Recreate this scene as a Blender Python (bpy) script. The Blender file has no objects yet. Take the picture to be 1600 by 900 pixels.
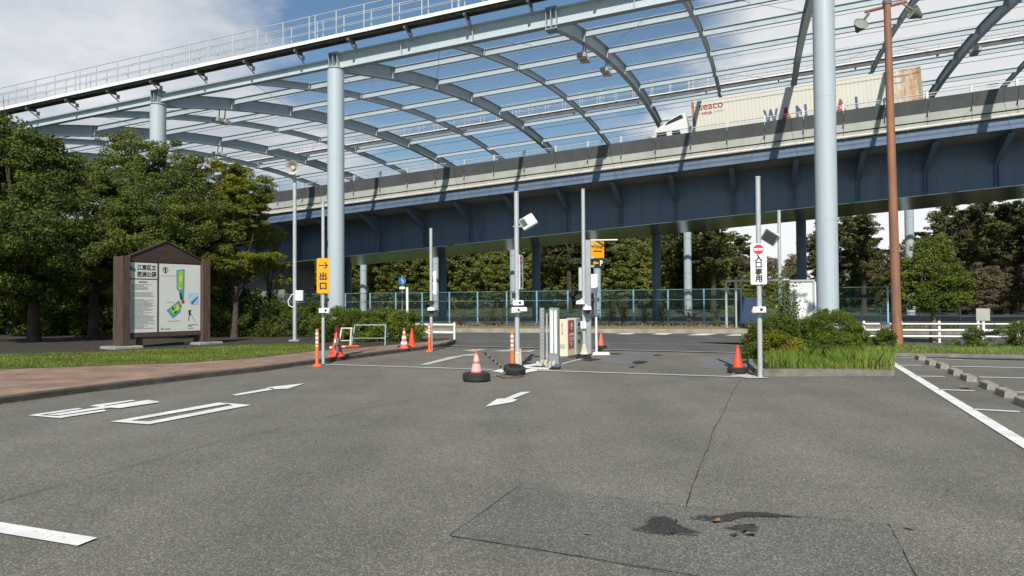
import bpy, math, random
import numpy as np
from mathutils import Matrix, Vector
R = math.radians
rng = random.Random(7)
S = bpy.context.scene
C = S.collection

# ------------------------------------------------------------------ camera
F = 1150.0                      # focal length in photo pixels (photo 1600 x 900)
CAM_H = 1.6
PITCH, ROLL = math.atan(23/1150), -0.006
cam_d = bpy.data.cameras.new('camera'); cam = bpy.data.objects.new('camera', cam_d); C.objects.link(cam)
cam_d.sensor_width = 36; cam_d.lens = F/1600*36; cam_d.clip_end = 3000; cam_d.clip_start = .05
CM = Matrix.Translation((0, 0, CAM_H)) @ Matrix.Rotation(R(90)+PITCH, 4, 'X') @ Matrix.Rotation(ROLL, 4, 'Z')
cam.matrix_world = CM
S.camera = cam

# ------------------------------------------------------------------ light
SUN_DIR = Vector((.10, 1.0, -.84)).normalized()          # the way the light travels
SUN_EL = math.asin(-SUN_DIR.z)
SUN_AZ = math.atan2(-SUN_DIR.x, -SUN_DIR.y)              # azimuth of the sun from +Y towards +X
sun_d = bpy.data.lights.new('sun', 'SUN'); sun_d.energy = 4.3; sun_d.angle = R(.55); sun_d.color = (1, .945, .85)
sun = bpy.data.objects.new('sun', sun_d); C.objects.link(sun)
sun.rotation_euler = SUN_DIR.to_track_quat('-Z', 'Y').to_euler(); sun.location = (0, -20, 30)

W = bpy.data.worlds.new('World'); S.world = W; W.use_nodes = True
wt = W.node_tree; wn = wt.nodes; wl = wt.links
for n in list(wn): wn.remove(n)
def wnode(t, **k):
    n = wn.new(t)
    for a, b in k.items(): setattr(n, a, b)
    return n
out = wnode('ShaderNodeOutputWorld'); bg = wnode('ShaderNodeBackground'); bg.inputs[1].default_value = .068
sky = wnode('ShaderNodeTexSky', sky_type='NISHITA', sun_disc=False)
sky.sun_elevation = SUN_EL; sky.sun_rotation = SUN_AZ; sky.altitude = 0; sky.air_density = 1.15; sky.dust_density = .25; sky.ozone_density = 2.6
tc = wnode('ShaderNodeTexCoord')
sep = wnode('ShaderNodeSeparateXYZ'); wl.new(tc.outputs['Generated'], sep.inputs[0])
def wmath(op, a, b=None, clamp=False):
    n = wnode('ShaderNodeMath', operation=op, use_clamp=clamp)
    for i, v in enumerate((a, b)):
        if v is None: continue
        if isinstance(v, (int, float)): n.inputs[i].default_value = v
        else: wl.new(v, n.inputs[i])
    return n.outputs[0]
# clouds: noise on a layer overhead (direction divided by its height)
den = wmath('ADD', wmath('MAXIMUM', sep.outputs[2], 0.0), .22)
cx = wmath('DIVIDE', sep.outputs[0], den); cy = wmath('DIVIDE', sep.outputs[1], den)
comb = wnode('ShaderNodeCombineXYZ'); wl.new(cx, comb.inputs[0]); wl.new(cy, comb.inputs[1]); comb.inputs[2].default_value = 3.7
def wnoise(scale, detail, rough, off):
    mp = wnode('ShaderNodeVectorMath', operation='ADD'); wl.new(comb.outputs[0], mp.inputs[0]); mp.inputs[1].default_value = off
    n = wnode('ShaderNodeTexNoise'); n.inputs['Scale'].default_value = scale; n.inputs['Detail'].default_value = detail
    n.inputs['Roughness'].default_value = rough; wl.new(mp.outputs[0], n.inputs['Vector']); return n.outputs['Fac']
big = wnoise(1.35, 9, .56, (2.2, 4.1, 0))
fine = wnoise(2.3, 8, .6, (7, 1, 2))
# where the big cloud bank of the day stands (left), the clear hole (centre) and the bright bank (right)
def bank(v, power):
    d = wnode('ShaderNodeVectorMath', operation='DOT_PRODUCT'); wl.new(tc.outputs['Generated'], d.inputs[0]); d.inputs[1].default_value = Vector(v).normalized()
    return wmath('POWER', wmath('MAXIMUM', d.outputs['Value'], 0.0), power)
left_b = bank((-.68, 1, .42), 9); hole = bank((-.02, 1, .33), 34); right_b = bank((.48, 1, .30), 14); hole2 = bank((-.14, 1, .42), 60)
cov = wmath('ADD', big, wmath('MULTIPLY', left_b, .30))
cov = wmath('ADD', cov, wmath('MULTIPLY', right_b, .26))
cov = wmath('SUBTRACT', cov, wmath('MULTIPLY', hole, .20))
cov = wmath('SUBTRACT', cov, wmath('MULTIPLY', hole2, .42))
cov = wmath('SUBTRACT', cov, wmath('MULTIPLY', bank((0, -1, .25), .6), .35))
mask = wnode('ShaderNodeMapRange', interpolation_type='SMOOTHSTEP'); wl.new(cov, mask.inputs[0])
mask.inputs[1].default_value = .47; mask.inputs[2].default_value = .66
cr = wnode('ShaderNodeValToRGB'); wl.new(fine, cr.inputs[0])
cr.color_ramp.elements[0].position = .34; cr.color_ramp.elements[0].color = (6.0, 6.5, 7.4, 1)
cr.color_ramp.elements[1].position = .66; cr.color_ramp.elements[1].color = (9.8, 10.0, 10.3, 1)
# the bright bank on the right is whiter
wb = wnode('ShaderNodeMix', data_type='RGBA'); wl.new(wmath('MULTIPLY', right_b, 2.4, True), wb.inputs[0]); wl.new(cr.outputs[0], wb.inputs[6]); wb.inputs[7].default_value = (11.0, 11.1, 11.2, 1)
skt = wnode('ShaderNodeVectorMath', operation='MULTIPLY'); wl.new(sky.outputs[0], skt.inputs[0]); skt.inputs[1].default_value = (.95, 1.05, 1.08)
mx = wnode('ShaderNodeMix', data_type='RGBA'); wl.new(wmath('MULTIPLY', mask.outputs[0], .94), mx.inputs[0]); wl.new(skt.outputs[0], mx.inputs[6]); wl.new(wb.outputs[2], mx.inputs[7])
wl.new(mx.outputs[2], bg.inputs[0]); wl.new(bg.outputs[0], out.inputs[0])
S.view_settings.view_transform = 'Standard'; S.view_settings.look = 'None'; S.view_settings.gamma = 1; S.view_settings.exposure = 0.38
S.render.engine = 'CYCLES'
S.cycles.max_bounces = 6; S.cycles.transparent_max_bounces = 16; S.cycles.use_denoising = True
S.cycles.diffuse_bounces = 3; S.cycles.glossy_bounces = 3

# ------------------------------------------------------------------ measuring the photo
M3 = np.array(CM.to_3x3())
def ray(px, py): return M3 @ np.array(((px-800)/F, (450-py)/F, -1.0))
def G(px, py, z=0.0):
    d = ray(px, py); k = (z-CAM_H)/d[2]; return np.array((d[0]*k, d[1]*k, z))
def P(px, py, Y):
    d = ray(px, py); k = Y/d[1]; return np.array((d[0]*k, Y, CAM_H+d[2]*k))

# ------------------------------------------------------------------ text (done first, while the scene is light)
_txt = {}
def text_geo(s, size=1.0, bold=0.0):
    key = (s, size, bold)
    if key in _txt: return _txt[key]
    cu = bpy.data.curves.new('t', 'FONT'); cu.body = s; cu.size = size; cu.offset = bold; cu.align_x = 'CENTER'; cu.align_y = 'CENTER'; cu.resolution_u = 3
    o = bpy.data.objects.new('t', cu); C.objects.link(o)
    dg = bpy.context.evaluated_depsgraph_get()
    me = bpy.data.meshes.new_from_object(o.evaluated_get(dg))
    v = np.array([p.co[:] for p in me.vertices]).reshape(-1, 3); f = [tuple(p.vertices) for p in me.polygons]
    if len(v):
        c = (v.min(0)+v.max(0))/2; v = v-c
    bpy.data.objects.remove(o); bpy.data.curves.remove(cu); bpy.data.meshes.remove(me)
    _txt[key] = (v, f); return v, f
for s, b in (('出', .012), ('口', .012), ('入', .012), ('専', .012), ('用', .012), ('江東区立', .012), ('若洲公園', .012), ('seaco', .012), ('HNA', .03), ('company', .0), ('W', .012), ('A', .012), ('N', .012), ('H', .012), ('I', .012), ('P', .03), ('Times', .02), ('営業中', .01), ('an', 0)):
    text_geo(s, 1.0, b)

# ------------------------------------------------------------------ mesh helpers
class MB:
    def __init__(s): s.v = []; s.f = []; s.n = 0
    def add(s, v, f):
        v = np.asarray(v, float).reshape(-1, 3); b = s.n; s.v.append(v); s.n += len(v)
        s.f += [tuple(i+b for i in q) for q in f]; return s
    def box(s, x0, x1, y0, y1, z0, z1):
        return s.add([(x0,y0,z0),(x1,y0,z0),(x1,y1,z0),(x0,y1,z0),(x0,y0,z1),(x1,y0,z1),(x1,y1,z1),(x0,y1,z1)],
            [(0,3,2,1),(4,5,6,7),(0,1,5,4),(1,2,6,5),(2,3,7,6),(3,0,4,7)])
    def bbox(s, x0, x1, y0, y1, z0, z1, b=.01):
        # box with bevelled vertical and top edges
        def ring(i, z): return [(x0+i+b,y0+i,z),(x1-i-b,y0+i,z),(x1-i,y0+i+b,z),(x1-i,y1-i-b,z),(x1-i-b,y1-i,z),(x0+i+b,y1-i,z),(x0+i,y1-i-b,z),(x0+i,y0+i+b,z)]
        vs = ring(0, z0)+ring(0, z1-b)+ring(b, z1); fs = []
        for k in (0, 8):
            for i in range(8): j = (i+1) % 8; fs.append((k+i, k+j, k+8+j, k+8+i))
        fs.append(tuple(range(16, 24))); fs.append(tuple(range(7, -1, -1)))
        return s.add(vs, fs)
    def obox(s, o, ax, ay, az):
        # oriented box: corner o and three edge vectors
        o, ax, ay, az = [np.asarray(q, float) for q in (o, ax, ay, az)]
        return s.add([o, o+ax, o+ax+ay, o+ay, o+az, o+ax+az, o+ax+ay+az, o+ay+az], [(0,3,2,1),(4,5,6,7),(0,1,5,4),(1,2,6,5),(2,3,7,6),(3,0,4,7)])
    def tube(s, pts, rad, n=10, cap=True):
        pts = [np.asarray(p, float) for p in pts]
        if not hasattr(rad, '__len__'): rad = [rad]*len(pts)
        vs = []; fs = []; ref = None
        for i, p in enumerate(pts):
            a = pts[max(i-1, 0)]; b = pts[min(i+1, len(pts)-1)]; t = b-a; t = t/(np.linalg.norm(t)+1e-9)
            if ref is None: ref = np.array((1., 0, 0)) if abs(t[0]) < .8 else np.array((0, 1., 0))
            e1 = ref-t*ref.dot(t); e1 /= np.linalg.norm(e1)+1e-9; ref = e1; e2 = np.cross(t, e1)
            for k in range(n):
                q = 2*math.pi*k/n; vs.append(p+rad[i]*(math.cos(q)*e1+math.sin(q)*e2))
        for i in range(len(pts)-1):
            for k in range(n):
                j = (k+1) % n; fs.append((i*n+k, i*n+j, (i+1)*n+j, (i+1)*n+k))
        if cap: fs.append(tuple(range(n-1, -1, -1))); fs.append(tuple((len(pts)-1)*n+k for k in range(n)))
        return s.add(vs, fs)
    def lathe(s, prof, c=(0, 0, 0), n=24, axis='z'):
        vs = []; fs = []
        for r, z in prof:
            for k in range(n):
                q = 2*math.pi*k/n; x, y = r*math.cos(q), r*math.sin(q)
                vs.append({'z': (c[0]+x, c[1]+y, c[2]+z), 'y': (c[0]+x, c[1]+z, c[2]+y), 'x': (c[0]+z, c[1]+x, c[2]+y)}[axis])
        for i in range(len(prof)-1):
            for k in range(n):
                j = (k+1) % n; fs.append((i*n+k, i*n+j, (i+1)*n+j, (i+1)*n+k))
        return s.add(vs, fs)
    def prism(s, poly, z0, z1, axis='z'):
        # polygon extruded; axis 'z': poly (x,y); 'y': poly (x,z) ; 'x': poly (y,z)
        n = len(poly); mk = {'z': lambda a, b, c: (a, b, c), 'y': lambda a, b, c: (a, c, b), 'x': lambda a, b, c: (c, a, b)}[axis]
        vs = [mk(a, b, z0) for a, b in poly]+[mk(a, b, z1) for a, b in poly]
        fs = [tuple(range(n-1, -1, -1)), tuple(range(n, 2*n))]+[(i, (i+1) % n, n+(i+1) % n, n+i) for i in range(n)]
        return s.add(vs, fs)
    def sheet(s, pts): return s.add(pts, [tuple(range(len(pts)))])
    def heavy(s, txt, o, ex, ey, size, h=.03, sx=1.0):
        nrm = np.cross(np.asarray(ex, float), np.asarray(ey, float)); k = 0
        for dx, dy in ((-h, -h), (h, -h), (-h, h), (h, h), (0, 0)): s.text(txt, np.asarray(o, float)+np.asarray(ex, float)*dx*size+np.asarray(ey, float)*dy*size+nrm*.0004*k, ex, ey, size, .012, sx); k += 1
        return s
    def text(s, txt, o, ex, ey, size, bold=0.0, sx=1.0):
        v, f = text_geo(txt, 1.0, bold)
        if not len(v): return s
        o, ex, ey = [np.asarray(q, float) for q in (o, ex, ey)]
        return s.add(o+np.outer(v[:, 0]*size*sx, ex)+np.outer(v[:, 1]*size, ey), f)
    def build(s, name, mat, parent=None, smooth=False, **props):
        me = bpy.data.meshes.new(name)
        v = np.concatenate(s.v) if s.v else np.zeros((0, 3))
        me.from_pydata(v.tolist(), [], s.f); me.update()
        for m in (mat if isinstance(mat, (list, tuple)) else [mat]): me.materials.append(m)
        o = bpy.data.objects.new(name, me); C.objects.link(o)
        if parent is not None: o.parent = parent
        if smooth:
            me.polygons.foreach_set('use_smooth', [True]*len(me.polygons))
            try: me.set_sharp_from_angle(angle=R(38))
            except Exception: pass
        for k, q in props.items(): o[k] = q
        return o
def quads_mesh(name, V, n_per, mat, parent=None, **props):
    # fast mesh of many separate n-gons; V (N*n_per,3)
    me = bpy.data.meshes.new(name); N = len(V)//n_per
    me.vertices.add(len(V)); me.vertices.foreach_set('co', np.ascontiguousarray(V, np.float32).ravel())
    me.loops.add(len(V)); me.loops.foreach_set('vertex_index', np.arange(len(V), dtype=np.int32))
    me.polygons.add(N); me.polygons.foreach_set('loop_start', np.arange(0, len(V), n_per, dtype=np.int32))
    me.update(calc_edges=True); me.validate()
    me.materials.append(mat); o = bpy.data.objects.new(name, me); C.objects.link(o)
    if parent is not None: o.parent = parent
    for k, q in props.items(): o[k] = q
    return o
def thing(name, label, cat, loc=(0, 0, 0), rot=0.0, group=None):
    o = bpy.data.objects.new(name, None); C.objects.link(o); o.empty_display_size = .2
    o.location = [float(q) for q in loc]; o.rotation_euler = (0, 0, rot) if not hasattr(rot, '__len__') else rot
    return tag(o, label, cat, group)
def tag(o, label, cat, group=None):
    o['label'] = label; o['category'] = cat
    if group: o['group'] = group
    return o
def struct(mb, name, mat): return mb.build(name, mat, kind='structure')
def copy_thing(root, loc, rot=None, label=None, group=None, scale=None):
    r = root.copy(); C.objects.link(r); r.location = [float(q) for q in loc]
    if rot is not None: r.rotation_euler = (0, 0, rot)
    if scale is not None: r.scale = scale if hasattr(scale, '__len__') else (scale,)*3
    if label: r['label'] = label
    if group: r['group'] = group
    for ch in [c for c in root.children]:
        c = ch.copy(); C.objects.link(c); c.parent = r
        for g in [q for q in ch.children]:
            d = g.copy(); C.objects.link(d); d.parent = c
    return r

# ------------------------------------------------------------------ materials
def mat(name, col, rough=.6, metal=0.0, var=.12, scale=3.0, bump=0.0, bscale=40.0, col2=None, spec=.5, thr=None):
    m = bpy.data.materials.new(name); m.use_nodes = True; t = m.node_tree; n = t.nodes; b = n['Principled BSDF']
    b.inputs['Roughness'].default_value = rough; b.inputs['Metallic'].default_value = metal; b.inputs['Specular IOR Level'].default_value = spec
    tcn = n.new('ShaderNodeTexCoord'); nz = n.new('ShaderNodeTexNoise'); nz.inputs['Scale'].default_value = scale; nz.inputs['Detail'].default_value = 6; nz.inputs['Roughness'].default_value = .6
    t.links.new(tcn.outputs['Object'], nz.inputs['Vector'])
    rp = n.new('ShaderNodeValToRGB'); e = rp.color_ramp.elements
    a = thr or (.32, .68)
    c2 = col2 if col2 else tuple(min(1, c*(1+var)) for c in col); c1 = col if col2 else tuple(c*(1-var) for c in col)
    e[0].position = a[0]; e[0].color = (*c1, 1); e[1].position = a[1]; e[1].color = (*c2, 1)
    t.links.new(nz.outputs['Fac'], rp.inputs[0]); t.links.new(rp.outputs[0], b.inputs['Base Color'])
    if bump:
        nb = n.new('ShaderNodeTexNoise'); nb.inputs['Scale'].default_value = bscale; nb.inputs['Detail'].default_value = 4
        t.links.new(tcn.outputs['Object'], nb.inputs['Vector'])
        bp = n.new('ShaderNodeBump'); bp.inputs['Strength'].default_value = bump; bp.inputs['Distance'].default_value = .02
        t.links.new(nb.outputs['Fac'], bp.inputs['Height']); t.links.new(bp.outputs[0], b.inputs['Normal'])
    return m
def asphalt(name, lo, hi, tint=(1, 1, .97), cell=85.0, stain=.25, bump=.5):
    m = bpy.data.materials.new(name); m.use_nodes = True; t = m.node_tree; n = t.nodes; L = t.links; b = n['Principled BSDF']
    b.inputs['Roughness'].default_value = .85; b.inputs['Specular IOR Level'].default_value = .3
    tcn = n.new('ShaderNodeTexCoord')
    vo = n.new('ShaderNodeTexVoronoi'); vo.inputs['Scale'].default_value = cell; L.new(tcn.outputs['Object'], vo.inputs['Vector'])
    sp = n.new('ShaderNodeSeparateColor'); L.new(vo.outputs['Color'], sp.inputs[0])
    rp = n.new('ShaderNodeValToRGB'); e = rp.color_ramp.elements
    e[0].position = .0; e[0].color = (lo*tint[0], lo*tint[1], lo*tint[2], 1); e[1].position = 1; e[1].color = (hi*2.1*tint[0], hi*2.1*tint[1], hi*2.1*tint[2], 1)
    k = e.new(.72); k.color = (hi*tint[0], hi*tint[1], hi*tint[2], 1)
    L.new(sp.outputs[0], rp.inputs[0])
    prev = rp.outputs[0]
    for sc, amt, det in ((.11, stain, 5), (.9, stain*.6, 6), (9.0, stain*.5, 4)):
        nz = n.new('ShaderNodeTexNoise'); nz.inputs['Scale'].default_value = sc; nz.inputs['Detail'].default_value = det; nz.inputs['Roughness'].default_value = .62
        L.new(tcn.outputs['Object'], nz.inputs['Vector'])
        mr = n.new('ShaderNodeMapRange'); mr.inputs[1].default_value = .3; mr.inputs[2].default_value = .7; mr.inputs[3].default_value = 1-amt; mr.inputs[4].default_value = 1+amt
        L.new(nz.outputs['Fac'], mr.inputs[0])
        mm = n.new('ShaderNodeVectorMath'); mm.operation = 'SCALE'; L.new(prev, mm.inputs[0]); L.new(mr.outputs[0], mm.inputs['Scale']); prev = mm.outputs[0]
    mpn = n.new('ShaderNodeMapping'); mpn.inputs['Rotation'].default_value = (0, 0, .42); mpn.inputs['Scale'].default_value = (.85, .07, 1); L.new(tcn.outputs['Object'], mpn.inputs[0])
    nz = n.new('ShaderNodeTexNoise'); nz.inputs['Scale'].default_value = 1; nz.inputs['Detail'].default_value = 4; L.new(mpn.outputs[0], nz.inputs['Vector'])
    mr = n.new('ShaderNodeMapRange'); mr.inputs[1].default_value = .35; mr.inputs[2].default_value = .65; mr.inputs[3].default_value = .90; mr.inputs[4].default_value = 1.09; L.new(nz.outputs['Fac'], mr.inputs[0])
    mm = n.new('ShaderNodeVectorMath'); mm.operation = 'SCALE'; L.new(prev, mm.inputs[0]); L.new(mr.outputs[0], mm.inputs['Scale']); prev = mm.outputs[0]
    L.new(prev, b.inputs['Base Color'])
    bp = n.new('ShaderNodeBump'); bp.inputs['Strength'].default_value = bump; bp.inputs['Distance'].default_value = .006
    L.new(vo.outputs['Distance'], bp.inputs['Height']); L.new(bp.outputs[0], b.inputs['Normal'])
    return m
def paint_mark(name, col=(.78, .78, .75), wear=.5):
    # road paint with worn pinholes where the asphalt shows
    m = bpy.data.materials.new(name); m.use_nodes = True; t = m.node_tree; n = t.nodes; L = t.links; b = n['Principled BSDF']
    b.inputs['Roughness'].default_value = .7
    tcn = n.new('ShaderNodeTexCoord'); nz = n.new('ShaderNodeTexNoise'); nz.inputs['Scale'].default_value = 28; nz.inputs['Detail'].default_value = 8; nz.inputs['Roughness'].default_value = .72
    L.new(tcn.outputs['Object'], nz.inputs['Vector'])
    rp = n.new('ShaderNodeValToRGB'); e = rp.color_ramp.elements; e[0].position = wear-.12; e[0].color = (.16, .16, .155, 1); e[1].position = wear; e[1].color = (*col, 1)
    L.new(nz.outputs['Fac'], rp.inputs[0])
    nz2 = n.new('ShaderNodeTexNoise'); nz2.inputs['Scale'].default_value = 2.5; nz2.inputs['Detail'].default_value = 5; L.new(tcn.outputs['Object'], nz2.inputs['Vector'])
    mr = n.new('ShaderNodeMapRange'); mr.inputs[1].default_value = .3; mr.inputs[2].default_value = .7; mr.inputs[3].default_value = .78; mr.inputs[4].default_value = 1.06; L.new(nz2.outputs['Fac'], mr.inputs[0])
    mm = n.new('ShaderNodeVectorMath'); mm.operation = 'SCALE'; L.new(rp.outputs[0], mm.inputs[0]); L.new(mr.outputs[0], mm.inputs['Scale'])
    L.new(mm.outputs[0], b.inputs['Base Color']); return m
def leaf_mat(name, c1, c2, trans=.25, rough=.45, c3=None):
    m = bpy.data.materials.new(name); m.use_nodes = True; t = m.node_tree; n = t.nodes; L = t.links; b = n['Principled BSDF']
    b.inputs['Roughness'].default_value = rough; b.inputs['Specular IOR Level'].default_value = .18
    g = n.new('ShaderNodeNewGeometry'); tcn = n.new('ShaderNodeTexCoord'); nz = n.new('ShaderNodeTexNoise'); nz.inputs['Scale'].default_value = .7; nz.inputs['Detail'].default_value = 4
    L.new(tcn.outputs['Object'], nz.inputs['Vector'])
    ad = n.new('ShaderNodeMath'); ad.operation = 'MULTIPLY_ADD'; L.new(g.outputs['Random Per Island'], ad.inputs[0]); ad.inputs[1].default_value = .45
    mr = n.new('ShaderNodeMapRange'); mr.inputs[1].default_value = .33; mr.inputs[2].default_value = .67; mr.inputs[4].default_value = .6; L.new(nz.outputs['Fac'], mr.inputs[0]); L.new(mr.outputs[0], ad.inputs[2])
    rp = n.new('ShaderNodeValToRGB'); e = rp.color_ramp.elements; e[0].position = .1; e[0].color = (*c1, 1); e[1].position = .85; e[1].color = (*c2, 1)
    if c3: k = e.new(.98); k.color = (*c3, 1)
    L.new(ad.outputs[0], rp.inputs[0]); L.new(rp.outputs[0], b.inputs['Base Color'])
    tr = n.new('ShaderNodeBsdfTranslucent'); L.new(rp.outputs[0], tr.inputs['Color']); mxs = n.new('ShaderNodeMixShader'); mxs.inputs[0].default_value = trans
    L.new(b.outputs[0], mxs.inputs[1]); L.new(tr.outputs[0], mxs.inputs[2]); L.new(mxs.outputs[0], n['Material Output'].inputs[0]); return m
def net_mat(name, col, alpha, wires=None):
    m = bpy.data.materials.new(name); m.use_nodes = True; t = m.node_tree; n = t.nodes; L = t.links; b = n['Principled BSDF']
    b.inputs['Base Color'].default_value = (*col, 1); b.inputs['Roughness'].default_value = .6
    tr = n.new('ShaderNodeBsdfTransparent'); mxs = n.new('ShaderNodeMixShader'); mxs.inputs[0].default_value = alpha
    L.new(tr.outputs[0], mxs.inputs[1]); L.new(b.outputs[0], mxs.inputs[2]); L.new(mxs.outputs[0], n['Material Output'].inputs[0]); return m
def brick_mat(name):
    m = bpy.data.materials.new(name); m.use_nodes = True; t = m.node_tree; n = t.nodes; L = t.links; b = n['Principled BSDF']; b.inputs['Roughness'].default_value = .85
    tcn = n.new('ShaderNodeTexCoord'); mp = n.new('ShaderNodeMapping'); mp.inputs['Rotation'].default_value = (0, 0, -.95); L.new(tcn.outputs['Object'], mp.inputs[0])
    br = n.new('ShaderNodeTexBrick'); br.inputs['Scale'].default_value = 1; br.inputs['Brick Width'].default_value = .2; br.inputs['Row Height'].default_value = .1; br.inputs['Mortar Size'].default_value = .008
    br.inputs['Color1'].default_value = (.235, .145, .10, 1); br.inputs['Color2'].default_value = (.325, .215, .15, 1); br.inputs['Mortar'].default_value = (.16, .125, .10, 1)
    L.new(mp.outputs[0], br.inputs['Vector'])
    nz = n.new('ShaderNodeTexNoise'); nz.inputs['Scale'].default_value = 1.1; nz.inputs['Detail'].default_value = 7; L.new(tcn.outputs['Object'], nz.inputs['Vector'])
    mr = n.new('ShaderNodeMapRange'); mr.inputs[1].default_value = .3; mr.inputs[2].default_value = .7; mr.inputs[3].default_value = .7; mr.inputs[4].default_value = 1.2; L.new(nz.outputs['Fac'], mr.inputs[0])
    mm = n.new('ShaderNodeVectorMath'); mm.operation = 'SCALE'; L.new(br.outputs[0], mm.inputs[0]); L.new(mr.outputs[0], mm.inputs['Scale']); L.new(mm.outputs[0], b.inputs['Base Color'])
    return m
def rust_mat(name, base, rust, lo, hi, scale=1.2, stretch=(1, 1, .25), rough=.7):
    m = bpy.data.materials.new(name); m.use_nodes = True; t = m.node_tree; n = t.nodes; L = t.links; b = n['Principled BSDF']; b.inputs['Roughness'].default_value = rough
    tcn = n.new('ShaderNodeTexCoord'); mp = n.new('ShaderNodeMapping'); mp.inputs['Scale'].default_value = stretch; L.new(tcn.outputs['Object'], mp.inputs[0])
    nz = n.new('ShaderNodeTexNoise'); nz.inputs['Scale'].default_value = scale; nz.inputs['Detail'].default_value = 9; nz.inputs['Roughness'].default_value = .68; L.new(mp.outputs[0], nz.inputs['Vector'])
    rp = n.new('ShaderNodeValToRGB'); e = rp.color_ramp.elements; e[0].position = lo; e[0].color = (*base, 1); e[1].position = hi; e[1].color = (*rust, 1)
    L.new(nz.outputs['Fac'], rp.inputs[0]); L.new(rp.outputs[0], b.inputs['Base Color']); return m

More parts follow.
